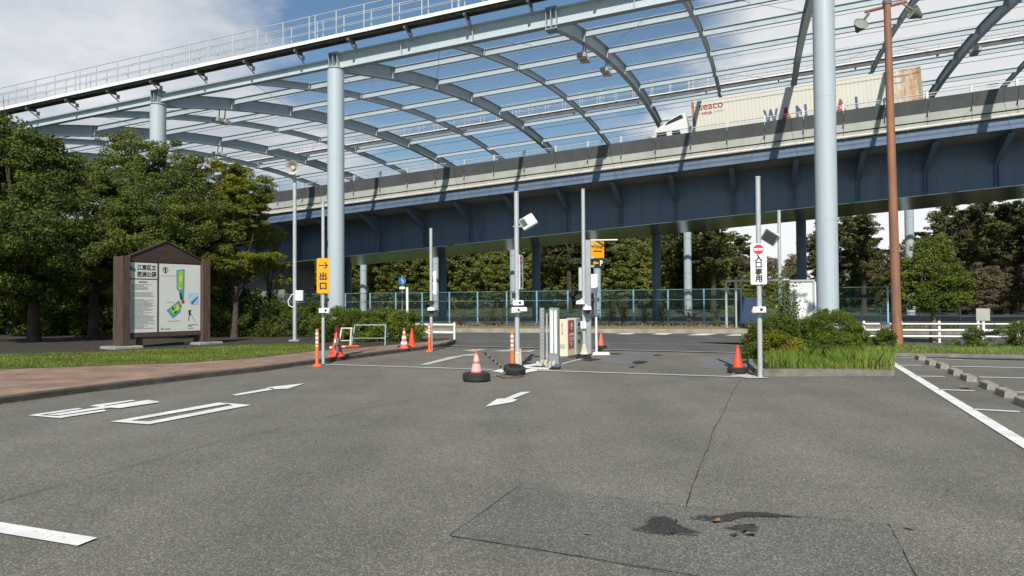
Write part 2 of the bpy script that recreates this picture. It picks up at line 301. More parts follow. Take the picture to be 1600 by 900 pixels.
M_ = dict(
 lot=asphalt('asphalt_lot', .089, .146, (1.045, 1.0, .85), 115, .17), road=asphalt('asphalt_road', .062, .098, (1, 1, .97), 100, .12),
 patch=asphalt('asphalt_patch', .079, .132, (1.02, 1.0, .88), 105, .13), grey_patch=asphalt('asphalt_grey_patch', .10, .145, (.97, 1, 1.02), 60, .1, .2),
 crack=mat('crack_filler', (.018, .018, .018), .9), damp=asphalt('damp_asphalt', .052, .092, (1, 1, .9), 115, .15), wet=asphalt('wet_asphalt', .020, .042, (1, 1, .95), 115, .15),
 paint=paint_mark('road_paint', wear=.43), paint_worn=paint_mark('road_paint_worn', (.55, .55, .52), wear=.47), paint_thin=paint_mark('road_paint_faded', (.42, .42, .4), wear=.5),
 soil=mat('soil', (.036, .030, .02), .95, 0, .4, 4, .6, 20), grass_base=mat('grass_base', (.10, .13, .03), .95, 0, .4, 3, .5, 30), lawn=mat('far_lawn', (.07, .11, .025), .95, 0, .3, .4),
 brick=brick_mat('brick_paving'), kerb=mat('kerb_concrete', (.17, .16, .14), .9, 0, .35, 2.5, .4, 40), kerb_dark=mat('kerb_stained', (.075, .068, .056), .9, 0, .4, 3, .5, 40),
 conc=mat('concrete', (.25, .24, .225), .9, 0, .2, 1.5, .3, 30), conc_wall=mat('concrete_wall', (.2, .195, .18), .9, 0, .25, .5),
 paleblue=rust_mat('pale_blue_paint', (.405, .47, .51), (.33, .38, .405), .52, .8, 1.3, (1.6, 1.6, .10), .38), steelblue=mat('steel_blue_paint', (.34, .395, .435), .45, 0, .06, .8), girder=rust_mat('blue_girder_paint', (.118, .172, .27), (.085, .115, .165), .45, .75, 1.1, (1.6, 1, .14), .5), soffit=mat('glossy_soffit_paint', (.10, .125, .135), .16, 0, .2, .5, spec=.9),
 grey_rail=mat('galvanised_railing', (.55, .57, .58), .45, .3, .1), grate=mat('catwalk_underside', (.10, .10, .10), .8, 0, .35, 2), white_metal=mat('white_painted_metal', (.74, .75, .73), .45, 0, .06, 4),
 par_dark=rust_mat('dark_coping_panel', (.10, .112, .118), (.075, .083, .088), .4, .65, 1.2, (1, 1, .3)), par_light=rust_mat('pale_parapet_panel', (.40, .41, .385), (.32, .325, .30), .42, .68, .9, (1, 1, .15)), gap=mat('shadow_gap', (.05, .05, .05), .9), pipe=mat('cream_pipe', (.6, .57, .5), .5, 0, .12, 4),
 galv=mat('galvanised_steel', (.37, .39, .40), .42, .55, .12, 6), galv_l=mat('light_galvanised_steel', (.44, .465, .475), .45, .2, .08, 5), steel_grey=mat('grey_steel', (.36, .37, .37), .5, .2, .1),
 rust=rust_mat('rusty_pole_paint', (.20, .10, .065), (.31, .14, .07), .42, .62, 2.0, (2, 2, .35)), lamp_glass=mat('lamp_glass', (.24, .25, .22), .15, 0, .1, spec=.8), lamp_body=mat('lamp_body', (.16, .15, .13), .6),
 wood=rust_mat('weathered_brown_timber', (.042, .023, .018), (.12, .075, .056), .35, .7, 4, (6, 6, .35), .75), wood_dark=rust_mat('dark_timber', (.035, .02, .016), (.06, .035, .028), .35, .7, 3, (.4, 4, 4), .7),
 panel=mat('board_panel_white', (.60, .61, .57), .3, 0, .03, 2), black=mat('black_print', (.02, .02, .022), .6), greyprint=mat('grey_print', (.27, .27, .27), .7), redprint=mat('red_print', (.34, .04, .055), .6), blueprint=mat('blue_print', (.05, .075, .17), .6), paleblueprint=mat('pale_blue_print', (.30, .50, .68), .6), greenprint=mat('green_print', (.06, .33, .13), .6), limeprint=mat('lime_print', (.25, .48, .06), .6), yellowprint=mat('yellow_print', (.72, .55, .06), .6), tealprint=mat('teal_print', (.05, .30, .34), .6),
 sign_y=mat('sign_yellow', (.80, .36, .008), .35, 0, .04, 3), sign_w=mat('sign_white', (.78, .78, .77), .35, 0, .03, 3), sign_red=mat('sign_red', (.62, .035, .05), .35, 0, .05, 3), sign_dark=mat('sign_dark', (.025, .024, .022), .35), brownprint=mat('sign_brown_print', (.06, .025, .02), .5),
 orange=mat('orange_plastic', (.80, .13, .02), .4, 0, .08, 6), orange_red=mat('red_orange_plastic', (.78, .075, .03), .4, 0, .1, 6), faded=mat('faded_red_plastic', (.62, .13, .09), .5, 0, .15, 7), reflect=mat('reflective_white', (.75, .72, .68), .35, 0, .06, 8), pink=mat('faded_reflective_pink', (.72, .40, .36), .4, 0, .12, 10), rubber=mat('tyre_rubber', (.022, .022, .023), .75, 0, .3, 12, .4, 60),
 cream=mat('cream_cabinet', (.66, .58, .43), .45, 0, .06, 3), maroon=mat('maroon_panel', (.36, .03, .055), .4, 0, .06, 3), cab_grey=mat('grey_cabinet', (.40, .40, .36), .45, 0, .08, 3), horn=mat('weathered_cream_metal', (.40, .38, .33), .55, 0, .15, 5), screen=mat('dark_glass', (.015, .016, .02), .12, spec=.8),
 sack=mat('cream_sack', (.55, .5, .4), .9, 0, .2, 8, .6, 30), teal_post=mat('light_blue_fence_post', (.24, .42, .46), .45, 0, .08, 5), teal_rail=mat('teal_fence_rail', (.10, .20, .22), .5), white_rail=mat('white_guard_rail', (.75, .75, .73), .45, 0, .07, 3),
 green_steel=mat('worn_green_steel', (.20, .27, .24), .55, .1, .3, 8), cont=None, glass=mat('vehicle_glass', (.02, .025, .03), .08, spec=.8), truck_white=mat('truck_white', (.74, .74, .73), .35, 0, .04, 3), truck_grey=mat('truck_grey', (.3, .31, .32), .45), cord=mat('red_cord', (.16, .04, .03), .8), steel_dark=mat('dark_steel', (.16, .165, .165), .6), corner=rust_mat('rusty_corner_post', (.33, .28, .2), (.26, .11, .035), .4, .6, 3),
 bark=mat('bark', (.06, .045, .032), .95, 0, .4, 6, .8, 18), bark_light=mat('grey_bark', (.13, .11, .085), .95, 0, .35, 6, .8, 18), dry=mat('dry_leaf', (.22, .13, .07), .8), sheet_blue=mat('navy_sheet', (.03, .06, .11), .7),
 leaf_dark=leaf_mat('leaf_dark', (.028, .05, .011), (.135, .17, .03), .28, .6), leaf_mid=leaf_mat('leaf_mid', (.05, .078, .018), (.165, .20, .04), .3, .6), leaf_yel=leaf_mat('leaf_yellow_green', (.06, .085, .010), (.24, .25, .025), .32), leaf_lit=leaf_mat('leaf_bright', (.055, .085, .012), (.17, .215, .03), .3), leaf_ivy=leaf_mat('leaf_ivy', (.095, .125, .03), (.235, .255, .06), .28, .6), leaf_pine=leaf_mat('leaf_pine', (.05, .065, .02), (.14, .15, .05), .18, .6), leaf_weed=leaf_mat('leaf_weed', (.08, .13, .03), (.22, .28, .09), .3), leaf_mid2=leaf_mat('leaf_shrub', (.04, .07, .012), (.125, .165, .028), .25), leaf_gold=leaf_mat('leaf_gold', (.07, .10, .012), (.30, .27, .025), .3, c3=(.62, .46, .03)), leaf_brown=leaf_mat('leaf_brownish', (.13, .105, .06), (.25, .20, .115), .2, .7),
 grass=leaf_mat('grass_blades', (.10, .15, .022), (.23, .27, .06), .3), tall_grass=leaf_mat('tall_grass_blades', (.12, .20, .026), (.32, .42, .09), .35, c3=(.38, .30, .12)), dry_grass=leaf_mat('dry_grass', (.16, .12, .06), (.3, .22, .12), .2),
 fence_net=net_mat('green_chainlink', (.04, .09, .09), .17), golf_net=net_mat('roof_netting', (.44, .47, .50), .16),
)
M_['cont'] = rust_mat('cream_container_paint', (.62, .605, .53), (.42, .32, .19), .60, .80, .55, (1, 1, .5), .5)
def add_rear_rust(m, x0, x1):
    t = m.node_tree; n = t.nodes; L = t.links; b = n['Principled BSDF']; src = b.inputs['Base Color'].links[0].from_socket
    tcn = n.new('ShaderNodeTexCoord'); sp = n.new('ShaderNodeSeparateXYZ'); L.new(tcn.outputs['Object'], sp.inputs[0])
    mr = n.new('ShaderNodeMapRange'); mr.inputs[1].default_value = x0; mr.inputs[2].default_value = x1; L.new(sp.outputs[0], mr.inputs[0])
    mp = n.new('ShaderNodeMapping'); mp.inputs['Scale'].default_value = (2.2, 1, .7); L.new(tcn.outputs['Object'], mp.inputs[0])
    nz = n.new('ShaderNodeTexNoise'); nz.inputs['Scale'].default_value = 1.3; nz.inputs['Detail'].default_value = 8; nz.inputs['Roughness'].default_value = .7; L.new(mp.outputs[0], nz.inputs['Vector'])
    ad = n.new('ShaderNodeMath'); ad.operation = 'MULTIPLY_ADD'; L.new(mr.outputs[0], ad.inputs[0]); ad.inputs[1].default_value = .34; L.new(nz.outputs['Fac'], ad.inputs[2])
    m2 = n.new('ShaderNodeMapRange'); m2.inputs[1].default_value = .62; m2.inputs[2].default_value = .86; L.new(ad.outputs[0], m2.inputs[0])
    mx = n.new('ShaderNodeMix'); mx.data_type = 'RGBA'; L.new(m2.outputs[0], mx.inputs[0]); L.new(src, mx.inputs[6]); mx.inputs[7].default_value = (.42, .20, .06, 1); L.new(mx.outputs[2], b.inputs['Base Color'])
add_rear_rust(M_['cont'], 9.4, 12.2)
# ------------------------------------------------------------------ ground, road, pavement
Z_LOT, Z_ROAD, Z_PATCH, Z_MARK = .004, .008, .012, .017
mb = MB(); mb.sheet([(-700, -200, 0), (700, -200, 0), (700, 1200, 0), (-700, 1200, 0)]); struct(mb, 'ground', M_['lawn'])
def on(p, z): return (float(p[0]), float(p[1]), z)
def poly_px(pts, z): return [on(G(x, y), z) for x, y in pts]
def line_pt(a, b, X): # point of the line a-b at X
    k = (X-a[0])/(b[0]-a[0]); return np.array((X, a[1]+k*(b[1]-a[1]), 0))
KA, KB = G(700, 519.5), G(1150, 521.5)            # foot of the far kerb
NA, NB = G(700, 541), G(1165, 552)                # near edge line of the street
def strip(a, b, w, z, name, m, e0=0.0, e1=0.0, dash=None):
    a = np.asarray(a, float); b = np.asarray(b, float); d = b-a; d[2] = 0; L = np.linalg.norm(d); d /= L; n = np.array((-d[1], d[0], 0))
    a = a-d*e0; b = b+d*e1; L = L+e0+e1; mbx = MB()
    segs = [(0, L)] if not dash else [(s, min(s+dash[0], L)) for s in np.arange(dash[2] if len(dash) > 2 else 0, L, dash[0]+dash[1])]
    for s0, s1 in segs:
        q = [a+d*s0-n*w/2, a+d*s1-n*w/2, a+d*s1+n*w/2, a+d*s0+n*w/2]
        mbx.sheet([on(p, z) for p in q])
    return struct(mbx, name, m)
lotp = [(-60, -60), (60, -60), (60, 27), (30, 27)] 
mb = MB(); mb.sheet([(-60, -60, Z_LOT), (70, -60, Z_LOT), (70, 30, Z_LOT), (-60, 30, Z_LOT)]); struct(mb, 'car_park', M_['lot'])
ra, rb = line_pt(NA, NB, -60), line_pt(NA, NB, 70); fa, fb = line_pt(KA, KB, -60), line_pt(KA, KB, 70)
mb = MB(); mb.sheet([on(ra, Z_ROAD), on(rb, Z_ROAD), on(fb, Z_ROAD), on(fa, Z_ROAD)]); struct(mb, 'road', M_['road'])
# strip of kerb, dry footway and the paved yard beneath the elevated road
dK = (KB-KA)/np.linalg.norm(KB-KA); nK = np.array((-dK[1], dK[0], 0))
mb = MB(); mb.obox(fa, fb-fa, nK*.25, (0, 0, .22)); fm = line_pt(KA, KB, 12.5); mb = MB(); mb.obox(fa, fm-fa, nK*.25, (0, 0, .22)); mbr = MB(); mbr.obox(fm, fb-fm, nK*.2, (0, 0, .12)); struct(mbr, 'far_pavement_kerb', M_['kerb']); mbr = MB(); mbr.obox(fm+nK*.2, fb-fm, nK*7, (0, 0, .11)); struct(mbr, 'far_pavement', M_['grey_patch'])
struct(mb, 'far_kerb', mat('sandy_kerb', (.27, .25, .20), .9, 0, .3, 1.5, .4, 30))
mb = MB(); o = fa+nK*.25; fm = line_pt(KA, KB, 12.5)+nK*.25; mb.obox(o, fm-o, nK*6.5, (0, 0, .2)); struct(mb, 'far_footway', mat('dry_footway', (.20, .18, .12), .95, 0, .35, .9, .5, 20, col2=(.16, .17, .07)))
mb = MB(); mb.sheet([(-90, 50, .21), (70, 45, .21), (90, 66, .21), (-90, 78, .21)]); struct(mb, 'yard_paving', M_['road'])
# far rising lawn and its bank under the wood
mb = MB(); mb.add([(-160, 84, 0.02), (160, 72, 0.02), (170, 100, 1.2), (-170, 112, 1.2), (200, 135, 4.5), (-200, 145, 4.5), (300, 260, 6), (-300, 260, 6)], [(0, 1, 2, 3), (3, 2, 4, 5), (5, 4, 6, 7)]); struct(mb, 'grass_bank', M_['lawn'])

# left brick pavement and its kerb
PZ = .12
kerb_px = [(-420, 705), (-250, 672), (-120, 650), (0, 632), (120, 616), (240, 601), (320, 591), (400, 582), (452, 574.5), (500, 568), (560, 560), (608, 553.5), (656, 547.5), (684, 543.5), (704, 539.5), (712, 535)]
kp = [G(x, y) for x, y in kerb_px]
def offset(pts, w):
    r = []
    for i, p in enumerate(pts):
        a = pts[max(0, i-1)]; b = pts[min(len(pts)-1, i+1)]; d = b-a; d = d/np.linalg.norm(d); r.append(p+np.array((-d[1], d[0], 0))*w)
    return r
kin = offset(kp, .16)
mb = MB()
for i in range(len(kp)-1):
    a, b, c, d = kp[i], kp[i+1], kin[i+1], kin[i]
    mb.add([on(a, 0), on(b, 0), on(b, PZ-.02), on(a, PZ-.02), on(a+(d-a)*.12, PZ), on(b+(c-b)*.12, PZ), on(c, PZ), on(d, PZ)], [(0, 1, 2, 3), (3, 2, 5, 4), (4, 5, 6, 7)])
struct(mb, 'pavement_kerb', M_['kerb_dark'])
inner_px = [(-420, 597), (-200, 584), (0, 577), (150, 571.5), (300, 566), (400, 559), (450, 553), (492, 548), (540, 545), (585, 541), (630, 537), (690, 532.5)]
ip = [G(x, y, PZ) for x, y in inner_px]
mb = MB(); mb.sheet([on(p, PZ-.004) for p in kin]+[on(p, PZ-.004) for p in reversed(ip)]); struct(mb, 'brick_pavement', M_['brick'])
mb = MB(); mb.sheet([on(p, PZ) for p in ip]+[on(ip[-1]+np.array((.2, 2.0, 0)), PZ), (-20, 36.8, PZ), (-60, 40, PZ), (-60, 20, PZ)]); struct(mb, 'park_soil', M_['soil'])
gv_back = [(450, 538), (330, 543), (150, 551.5), (0, 555), (-200, 560)]
gv = ip[1:8]+[G(492, 539, PZ)]+[G(x, y, PZ) for x, y in gv_back]
mb = MB(); mb.sheet([on(p, PZ+.006) for p in gv]); struct(mb, 'grass_verge', M_['grass_base'])
def in_poly(x, y, poly):
    r = np.zeros(len(x), bool); n = len(poly); j = n-1
    for i in range(n):
        xi, yi = poly[i][0], poly[i][1]; xj, yj = poly[j][0], poly[j][1]
        r ^= ((yi > y) != (yj > y)) & (x < (xj-xi)*(y-yi)/(yj-yi+1e-12)+xi); j = i
    return r
def blades(name, poly, n, h, w, z, m, seed, lean=.5, seg=1, dens=None):
    g = np.random.default_rng(seed); poly = np.array([(p[0], p[1]) for p in poly]); lo, hi = poly.min(0), poly.max(0)
    x = g.uniform(lo[0], hi[0], n*4); y = g.uniform(lo[1], hi[1], n*4); k = in_poly(x, y, poly)
    if dens is not None: k &= dens(x, y, g)
    x, y = x[k][:n], y[k][:n]; n = len(x)
    a = g.uniform(0, 2*np.pi, n); hh = h*g.uniform(.4, 1.25, n)*(1 if h < .15 else np.clip(.75+.35*np.sin(x*2.9+1)*np.sin(y*2.3)+.25*np.sin(x*7.1+y*5), .3, 1.3)); ww = w*g.uniform(.7, 1.3, n); ln = lean*hh*g.uniform(.1, 1, n); b = g.uniform(0, 2*np.pi, n)
    base = np.stack([x, y, np.full(n, z)], 1); s = np.stack([np.cos(a), np.sin(a), np.zeros(n)], 1)*ww[:, None]/2; t = np.stack([np.cos(b)*ln, np.sin(b)*ln, hh], 1)
    mid = base+t*np.array((.35, .35, .62)); tip = base+t
    V = np.stack([base-s, base+s, mid+s*.8, tip, mid-s*.8], 1).reshape(-1, 3)
    return quads_mesh(name, V, 5, m)
tag_g = blades('mown_grass', gv, 52000, .06, .014, PZ, M_['grass'], 3, .9); tag_g['kind'] = 'stuff'
tag(tag_g, 'short mown grass in front of the park notice board', 'grass')

# markings on the car park, read off the photograph and laid on the ground
def mark(name, polys, m=None, z=Z_MARK):
    b = MB()
    for i, p in enumerate(polys): b.sheet(poly_px(p, z+.0007*i))
    return struct(b, name, m or M_['paint'])
def q(*a): return list(a)
def cz(pts): return [(x/2.812, 580+y/2.812) for x, y in pts]     # crop used for reading the left markings
mark('painted_bar', [[(-120, 802), (0, 819), (152, 844), (121, 856.5), (0, 836), (-120, 818)]])
mark('painted_mouth_character', [cz([(485, 227), (960, 142), (1000, 148), (575, 222)]), cz([(960, 142), (1104, 153), (1030, 158), (1003, 149)]), cz([(1104, 153), (655, 239), (640, 229), (1010, 157)]), cz([(485, 227), (560, 222.5), (700, 228), (655, 239)])], z=Z_MARK)
mark('painted_exit_character', [
    cz([(125, 199), (150, 194), (345, 166), (362, 170), (165, 199)]), cz([(125, 199), (165, 198.5), (300, 203), (265, 211)]), cz([(265, 211), (240, 204), (455, 174), (469, 179)]),
    cz([(205, 197), (265, 198), (685, 135), (650, 131)]),
    cz([(395, 159), (410, 154), (580, 131), (597, 134), (440, 160)]), cz([(395, 159), (430, 157.5), (545, 162), (525, 168)]), cz([(525, 168), (505, 160), (690, 136), (702, 141)])])
mark('painted_exit_arrow', [cz([(1018, 107), (1040, 111), (1200, 84), (1178, 79)]), cz([(1165, 76), (1222, 69), (1340, 57), (1265, 80), (1200, 83), (1205, 78)])])
mark('painted_lane_arrow', [[(758, 637), (777, 624.5), (789, 624), (814, 613.8), (829, 613.6), (801, 624.5), (809, 626), (800, 630)]])
mark('painted_turn_arrow', [[(655, 571), (668, 571), (725, 557), (742, 556.5), (748, 553), (724, 555), (716, 557), (700, 559)], [(722, 548.5), (742, 546.5), (760, 546.8), (740, 550)], [(764, 549.5), (800, 547), (806, 550)], [(806, 550.5), (838, 547.5), (829, 550.5)]], M_['paint_worn'])
mark('painted_island_hatching', [[(768, 581), (786, 577), (792, 580), (784, 583), (800, 586), (792, 584.5)], [(786, 577), (846, 567.5), (860, 569), (792, 579)],
      [(820, 573), (860, 577.5), (856, 580), (812, 575)], [(838, 570), (878, 573), (872, 575.5), (828, 571.5)], [(800, 583), (870, 570), (880, 571.5), (835, 581.5), (812, 584.5)], [(792, 584.5), (812, 582), (835, 581.5), (815, 585)]])
strip(G(505, 570), G(770, 578.5), .17, Z_MARK, 'stop_line', M_['paint_worn']); strip(G(838, 579.5), G(1160, 590), .17, Z_MARK, 'stop_line', M_['paint_worn'])
mark('post_base_paint', [[(1140, 588), (1165, 586), (1202, 592), (1170, 592.5)]], M_['paint_worn'], Z_MARK+.004)
strip(G(700, 532.5), G(1160, 540), .12, Z_MARK, 'road_centre_line', M_['paint_thin'], 40, 40)
strip(NA, NB, .16, Z_MARK, 'road_edge_line', M_['paint_worn'], 40, .0)
mark('crossing_bars', [[(962, 522.5), (972, 521), (993, 521), (985, 522.8)], [(1018, 522.8), (1030, 521.2), (1053, 521.4), (1040, 523.6)], [(1073, 524.4), (1092, 521.8), (1123, 521.8), (1104, 524.4)], [(1133, 525), (1146, 523), (1170, 523), (1160, 525)]])
strip(G(1383, 561), G(1592, 690), .17, Z_MARK, 'bay_end_line', M_['paint'], 0, 5)
for a, b in (((1400, 571.6), (1440, 571.6)), ((1429, 588.8), (1476, 589.3)), ((1466, 610), (1523, 612)), ((1521, 641), (1593, 645)), ((1386, 559.2), (1430, 559.6)), ((1447, 560.5), (1504, 563)), ((1487, 573.3), (1680, 577)), ((1530, 590.2), (1700, 594.5)), ((1589, 614), (1760, 619)), ((1600, 688), (1780, 700))):
    strip(G(*a), G(*b), .11, Z_MARK, 'bay_line', M_['paint'])
strip(G(1396, 556.5), G(1440, 557), .10, Z_MARK, 'bay_line', M_['paint_worn']); 
# lighter and darker asphalt repairs
mark('asphalt_repair', [[(702, 839), (808, 763), (945, 778), (1070, 793), (1388, 820.5), (1432, 903), (1475, 990), (1100, 1010), (1050, 898), (860, 864)]], M_['patch'], Z_LOT+.004)
mark('asphalt_repair', [[(1088, 576.5), (1113, 555.5), (1168, 556), (1168, 577)]], M_['grey_patch'], Z_LOT+.004)
mark('asphalt_repair', [[(938, 567.5), (978, 549.5), (1035, 550), (982, 571)]], M_['grey_patch'], Z_LOT+.004)
mark('asphalt_repair', [[(590, 541.5), (655, 533.5), (700, 534), (690, 541)]], M_['patch'], Z_LOT+.005)
mark('manhole_cover', [[(988, 566), (998, 564.3), (1013, 565.5), (1003, 569), (990, 568.7)]], M_['crack'], Z_PATCH+.003)
mark('manhole_cover', [[(982, 574.5), (988, 573), (993, 573.4), (989, 575.6)]], M_['crack'], Z_PATCH+.003)
mark('manhole_cover', [[(951, 553.5), (960, 552.4), (974, 552.8), (965, 554.4)]], M_['crack'], Z_PATCH+.003)
mark('manhole_cover', [[(1020, 556), (1028, 554.9), (1036, 555.5), (1028, 556.6)]], M_['crack'], Z_PATCH+.003)
mark('drain_grating', [[(908, 563.5), (926, 561), (940, 562), (922, 564.6)]], M_['crack'], Z_PATCH+.003)
def crack(name, pts, w, jit, seed, z=Z_PATCH):
    g = random.Random(seed); P0 = [G(x, y) for x, y in pts]; out_ = []
    for a, b in zip(P0[:-1], P0[1:]):
        L = np.linalg.norm(b-a); n = max(2, int(L/.12))
        for i in range(n): out_.append(a+(b-a)*i/n+np.array((g.gauss(0, jit), g.gauss(0, jit), 0)))
    out_.append(P0[-1]); ws = [w*g.uniform(.35, 1.3) for _ in out_]
    L_, R_ = [], []
    for i, p in enumerate(out_):
        d = out_[min(i+1, len(out_)-1)]-out_[max(i-1, 0)]; d = d/np.linalg.norm(d); nn = np.array((-d[1], d[0], 0)); L_.append(p+nn*ws[i]/2); R_.append(p-nn*ws[i]/2)
    b = MB()
    for i in range(len(out_)-1): b.sheet([on(R_[i], z), on(R_[i+1], z), on(L_[i+1], z), on(L_[i], z)])
    return struct(b, name, M_['crack'])
crack('asphalt_joint', [(-100, 812), (0, 786), (180, 737), (330, 694), (470, 664), (560, 641), (640, 626)], .009, .006, 1)
crack('asphalt_joint', [(1071, 793), (1088, 745), (1107, 700), (1117, 668), (1131, 645), (1142, 618), (1157, 594)], .009, .0035, 2)
crack('asphalt_joint', [(702, 839), (808, 763)], .007, .003, 3); crack('asphalt_joint', [(808, 763), (945, 778), (1070, 793), (1240, 808), (1388, 820.5)], .007, .003, 4)
crack('asphalt_joint', [(1388, 820.5), (1432, 903), (1450, 950)], .007, .003, 5); crack('asphalt_joint', [(702, 839), (860, 864), (1050, 896), (1160, 915)], .007, .003, 6)
crack('asphalt_joint', [(470, 742), (486, 740)], .012, .006, 8)
def stain(pts, seed, name='water_stain'):
    g = random.Random(seed); P0 = poly_px(pts, Z_PATCH+.004); o_ = []
    for i in range(len(P0)):
        a, b = np.array(P0[i]), np.array(P0[(i+1) % len(P0)])
        for k in range(5): p = a+(b-a)*k/5; o_.append((p[0]+g.gauss(0, .008), p[1]+g.gauss(0, .008), p[2]))
    c_ = np.mean(np.array(o_), 0); b = MB(); b.sheet([(c_[0]+(x-c_[0])*1.10+(x-c_[0])/(abs(x-c_[0])+.2)*.02+g.gauss(0, .012), c_[1]+(y-c_[1])*1.12+g.gauss(0, .012), Z_PATCH+.002) for x, y, z in o_]); struct(b, 'damp_fringe', M_['damp'])
    b = MB(); b.sheet(o_); return struct(b, name, M_['wet'])
stain([(997, 828), (1012, 823), (1018, 812), (1040, 811), (1052, 815), (1054, 821), (1086, 834), (1084, 838), (1058, 835), (1045, 838), (1012, 833)], 1)
stain([(1084, 812), (1096, 808), (1130, 809), (1150, 803.5), (1180, 802.5), (1246, 811), (1190, 809.5), (1160, 810), (1146, 816), (1120, 817.5)], 2)
stain([(1138, 829), (1150, 823), (1170, 822), (1184, 827), (1178, 831.5), (1160, 833), (1152, 830)], 3)
stain([(1142, 838), (1149, 836), (1152, 839), (1146, 841)], 4); stain([(1167, 838), (1174, 837), (1176, 839), (1169, 840)], 5)
# right-hand verge and planting bed
BED = [(1193, 588.5), (1398, 587.5), (1393, 572), (1388, 562), (1380, 556), (1300, 545), (1210, 546), (1168, 556), (1170, 575), (1180, 585)]
bp_ = [G(x, y) for x, y in BED]
bin_ = [p+(np.mean(bp_, 0)-p)/np.linalg.norm(np.mean(bp_, 0)-p)*.16 for p in bp_]
mb = MB()
for i in range(len(bp_)):
    j = (i+1) % len(bp_); a, b, c, d = bp_[i], bp_[j], bin_[j], bin_[i]
    mb.add([on(a, 0), on(b, 0), on(b, .13), on(a, .13), on(c, .15), on(d, .15)], [(0, 1, 2, 3), (3, 2, 4, 5)])
struct(mb, 'bed_kerb', M_['kerb']); mb = MB(); mb.sheet([on(p, .14) for p in bin_]); struct(mb, 'bed_soil', M_['soil'])
VA, VB = G(1392, 557), G(1640, 561)
dv = (VB-VA)/np.linalg.norm(VB-VA); nv = np.array((-dv[1], dv[0], 0))
mb = MB(); mb.obox(VA, dv*40, nv*.14, (0, 0, .10)); struct(mb, 'verge_kerb', M_['kerb'])
mb = MB(); mb.sheet([on(VA+nv*.14, .09), on(VA+dv*40+nv*.14, .09), on(VA+dv*40+nv*6, .09), on(VA-dv*6+nv*6.2, .09), on(VA-dv*1.0+nv*2, .09)]); struct(mb, 'verge_soil', mat('verge_earth', (.10, .085, .05), .95, 0, .4, 2, .5, 20, col2=(.05, .07, .02)))
# traffic island
IS = [G(866, 570.5), G(931, 553.5), G(907, 549.5), G(843, 566)]
mb = MB(); mb.prism([(p[0], p[1]) for p in IS], 0, .15); struct(mb, 'traffic_island', M_['conc'])
mark('island_edge_line', [[(838, 569.5), (862, 573), (870, 572.4), (934, 555.5), (930, 555), (868, 571), (846, 568)]], M_['paint_worn'], Z_MARK)

# ------------------------------------------------------------------ the arched net roof (golf ball canopy)
U_ROT = math.atan2(-.3253, .9455); GRAD = .066
B0 = np.array((-7.77, 32.5, 0)); Uv = np.array((.9455, -.3253, 0)); Nv = np.array((.3253, .9455, 0))
def u_of(px, p, py=450):
    r = ray(px, py); t = r[0]/r[1]; d = (32.5+7.77*Nv[0]/Nv[1]+p/Nv[1])/(1+t*Nv[0]/Nv[1]); return (t*d-B0[0])*Uv[0]+(d-B0[1])*Uv[1]
SPAN, RISE, Z0 = 53.5, 3.25, 12.25
def zr(p): return Z0+4*RISE*p*(SPAN-p)/SPAN**2
class UB(MB):
    # boxes in the sheared frame of the sloping structure: x along it, y across, z up plus the gradient
    def add(s, v, f):
        v = np.array(v, float).reshape(-1, 3); v[:, 2] += GRAD*v[:, 0]; return MB.add(s, v, f)
    def plain(s, v, f): return MB.add(s, v, f)
roof = thing('net_roof', 'huge pale blue arched steel frame roof carrying thin netting above the elevated road', 'roof frame', B0, U_ROT)
U0, U1 = -62, 52
def column(u, p, r, ztop, name, m):
    b = MB(); zt = ztop+GRAD*u; b.tube([(u, p, -.2), (u, p, .02), (u, p, zt)], r, 28); b.tube([(u, p, zt), (u, p, zt+.04)], r*1.12, 28)
    for zs in (zt*.33, zt*.66): b.tube([(u, p, zs), (u, p, zs+.025)], r*1.012, 28, False)
    return b.build(name, m, roof, True)
for u in (-41, -30.5, -20, -10.0, 0, 20, 30, 40): column(u, 0, .37, 12.0, 'column', M_['paleblue'])
for u in (-40, -30, -20, -10, 0, 10, 31.5, 42): column(u, SPAN, .42, 12.0, 'column', M_['paleblue'])
def rib(u, main):
    b = UB(); ps = np.linspace(.18, SPAN-.18, 41); hw = .15 if main else .09; zt, zb = (.30, -.36) if main else (.30, -.06)
    def sweep(w, o0, o1):
        vs = []; fs = []
        for p in ps: z = zr(p); vs += [(u-w, p, z+o0), (u+w, p, z+o0), (u+w, p, z+o1), (u-w, p, z+o1)]
        for i in range(len(ps)-1):
            for k in range(4): j = (k+1) % 4; fs.append((i*4+k, i*4+j, i*4+4+j, i*4+4+k))
        fs += [(0, 1, 2, 3), tuple(len(vs)-4+k for k in (3, 2, 1, 0))]; b.add(vs, fs)
    sweep(.012, zb+.025, zt-.025); sweep(hw, zt-.025, zt); sweep(hw, zb, zb+.025)
    return b.build('rib', M_['steelblue'], roof)
PP = [SPAN/10*k for k in range(1, 10)]
for k in range(-12, 11): rib(k*5, k % 2 == 0)
def ibeam(b, u0, u1, p, zt, h, w, tf=.022, tw=.014):
    b.box(u0, u1, p-tw/2, p+tw/2, zt-h+tf, zt-tf); b.box(u0, u1, p-w/2, p+w/2, zt-tf, zt); b.box(u0, u1, p-w/2, p+w/2, zt-h, zt-h+tf)
for p in PP:
    b = UB(); ibeam(b, U0, U1, p, zr(p)+.285, .33, .17)
    for k in range(-12, 11):
        main = k % 2 == 0
        b.box(k*5-.10, k*5+.10, p-.20, p-.185, zr(p)+(-.33 if main else -.03), zr(p)+.27)
    b.build('purlin', M_['paleblue'], roof)
b = UB(); ibeam(b, U0, 0, 0, Z0+.22, .36, .26); ibeam(b, 20, U1, 0, Z0+.22, .36, .26); b.build('edge_beam', M_['paleblue'], roof)
b = UB(); ibeam(b, .02, 19.98, 0, Z0+.42, .70, .34, .03)
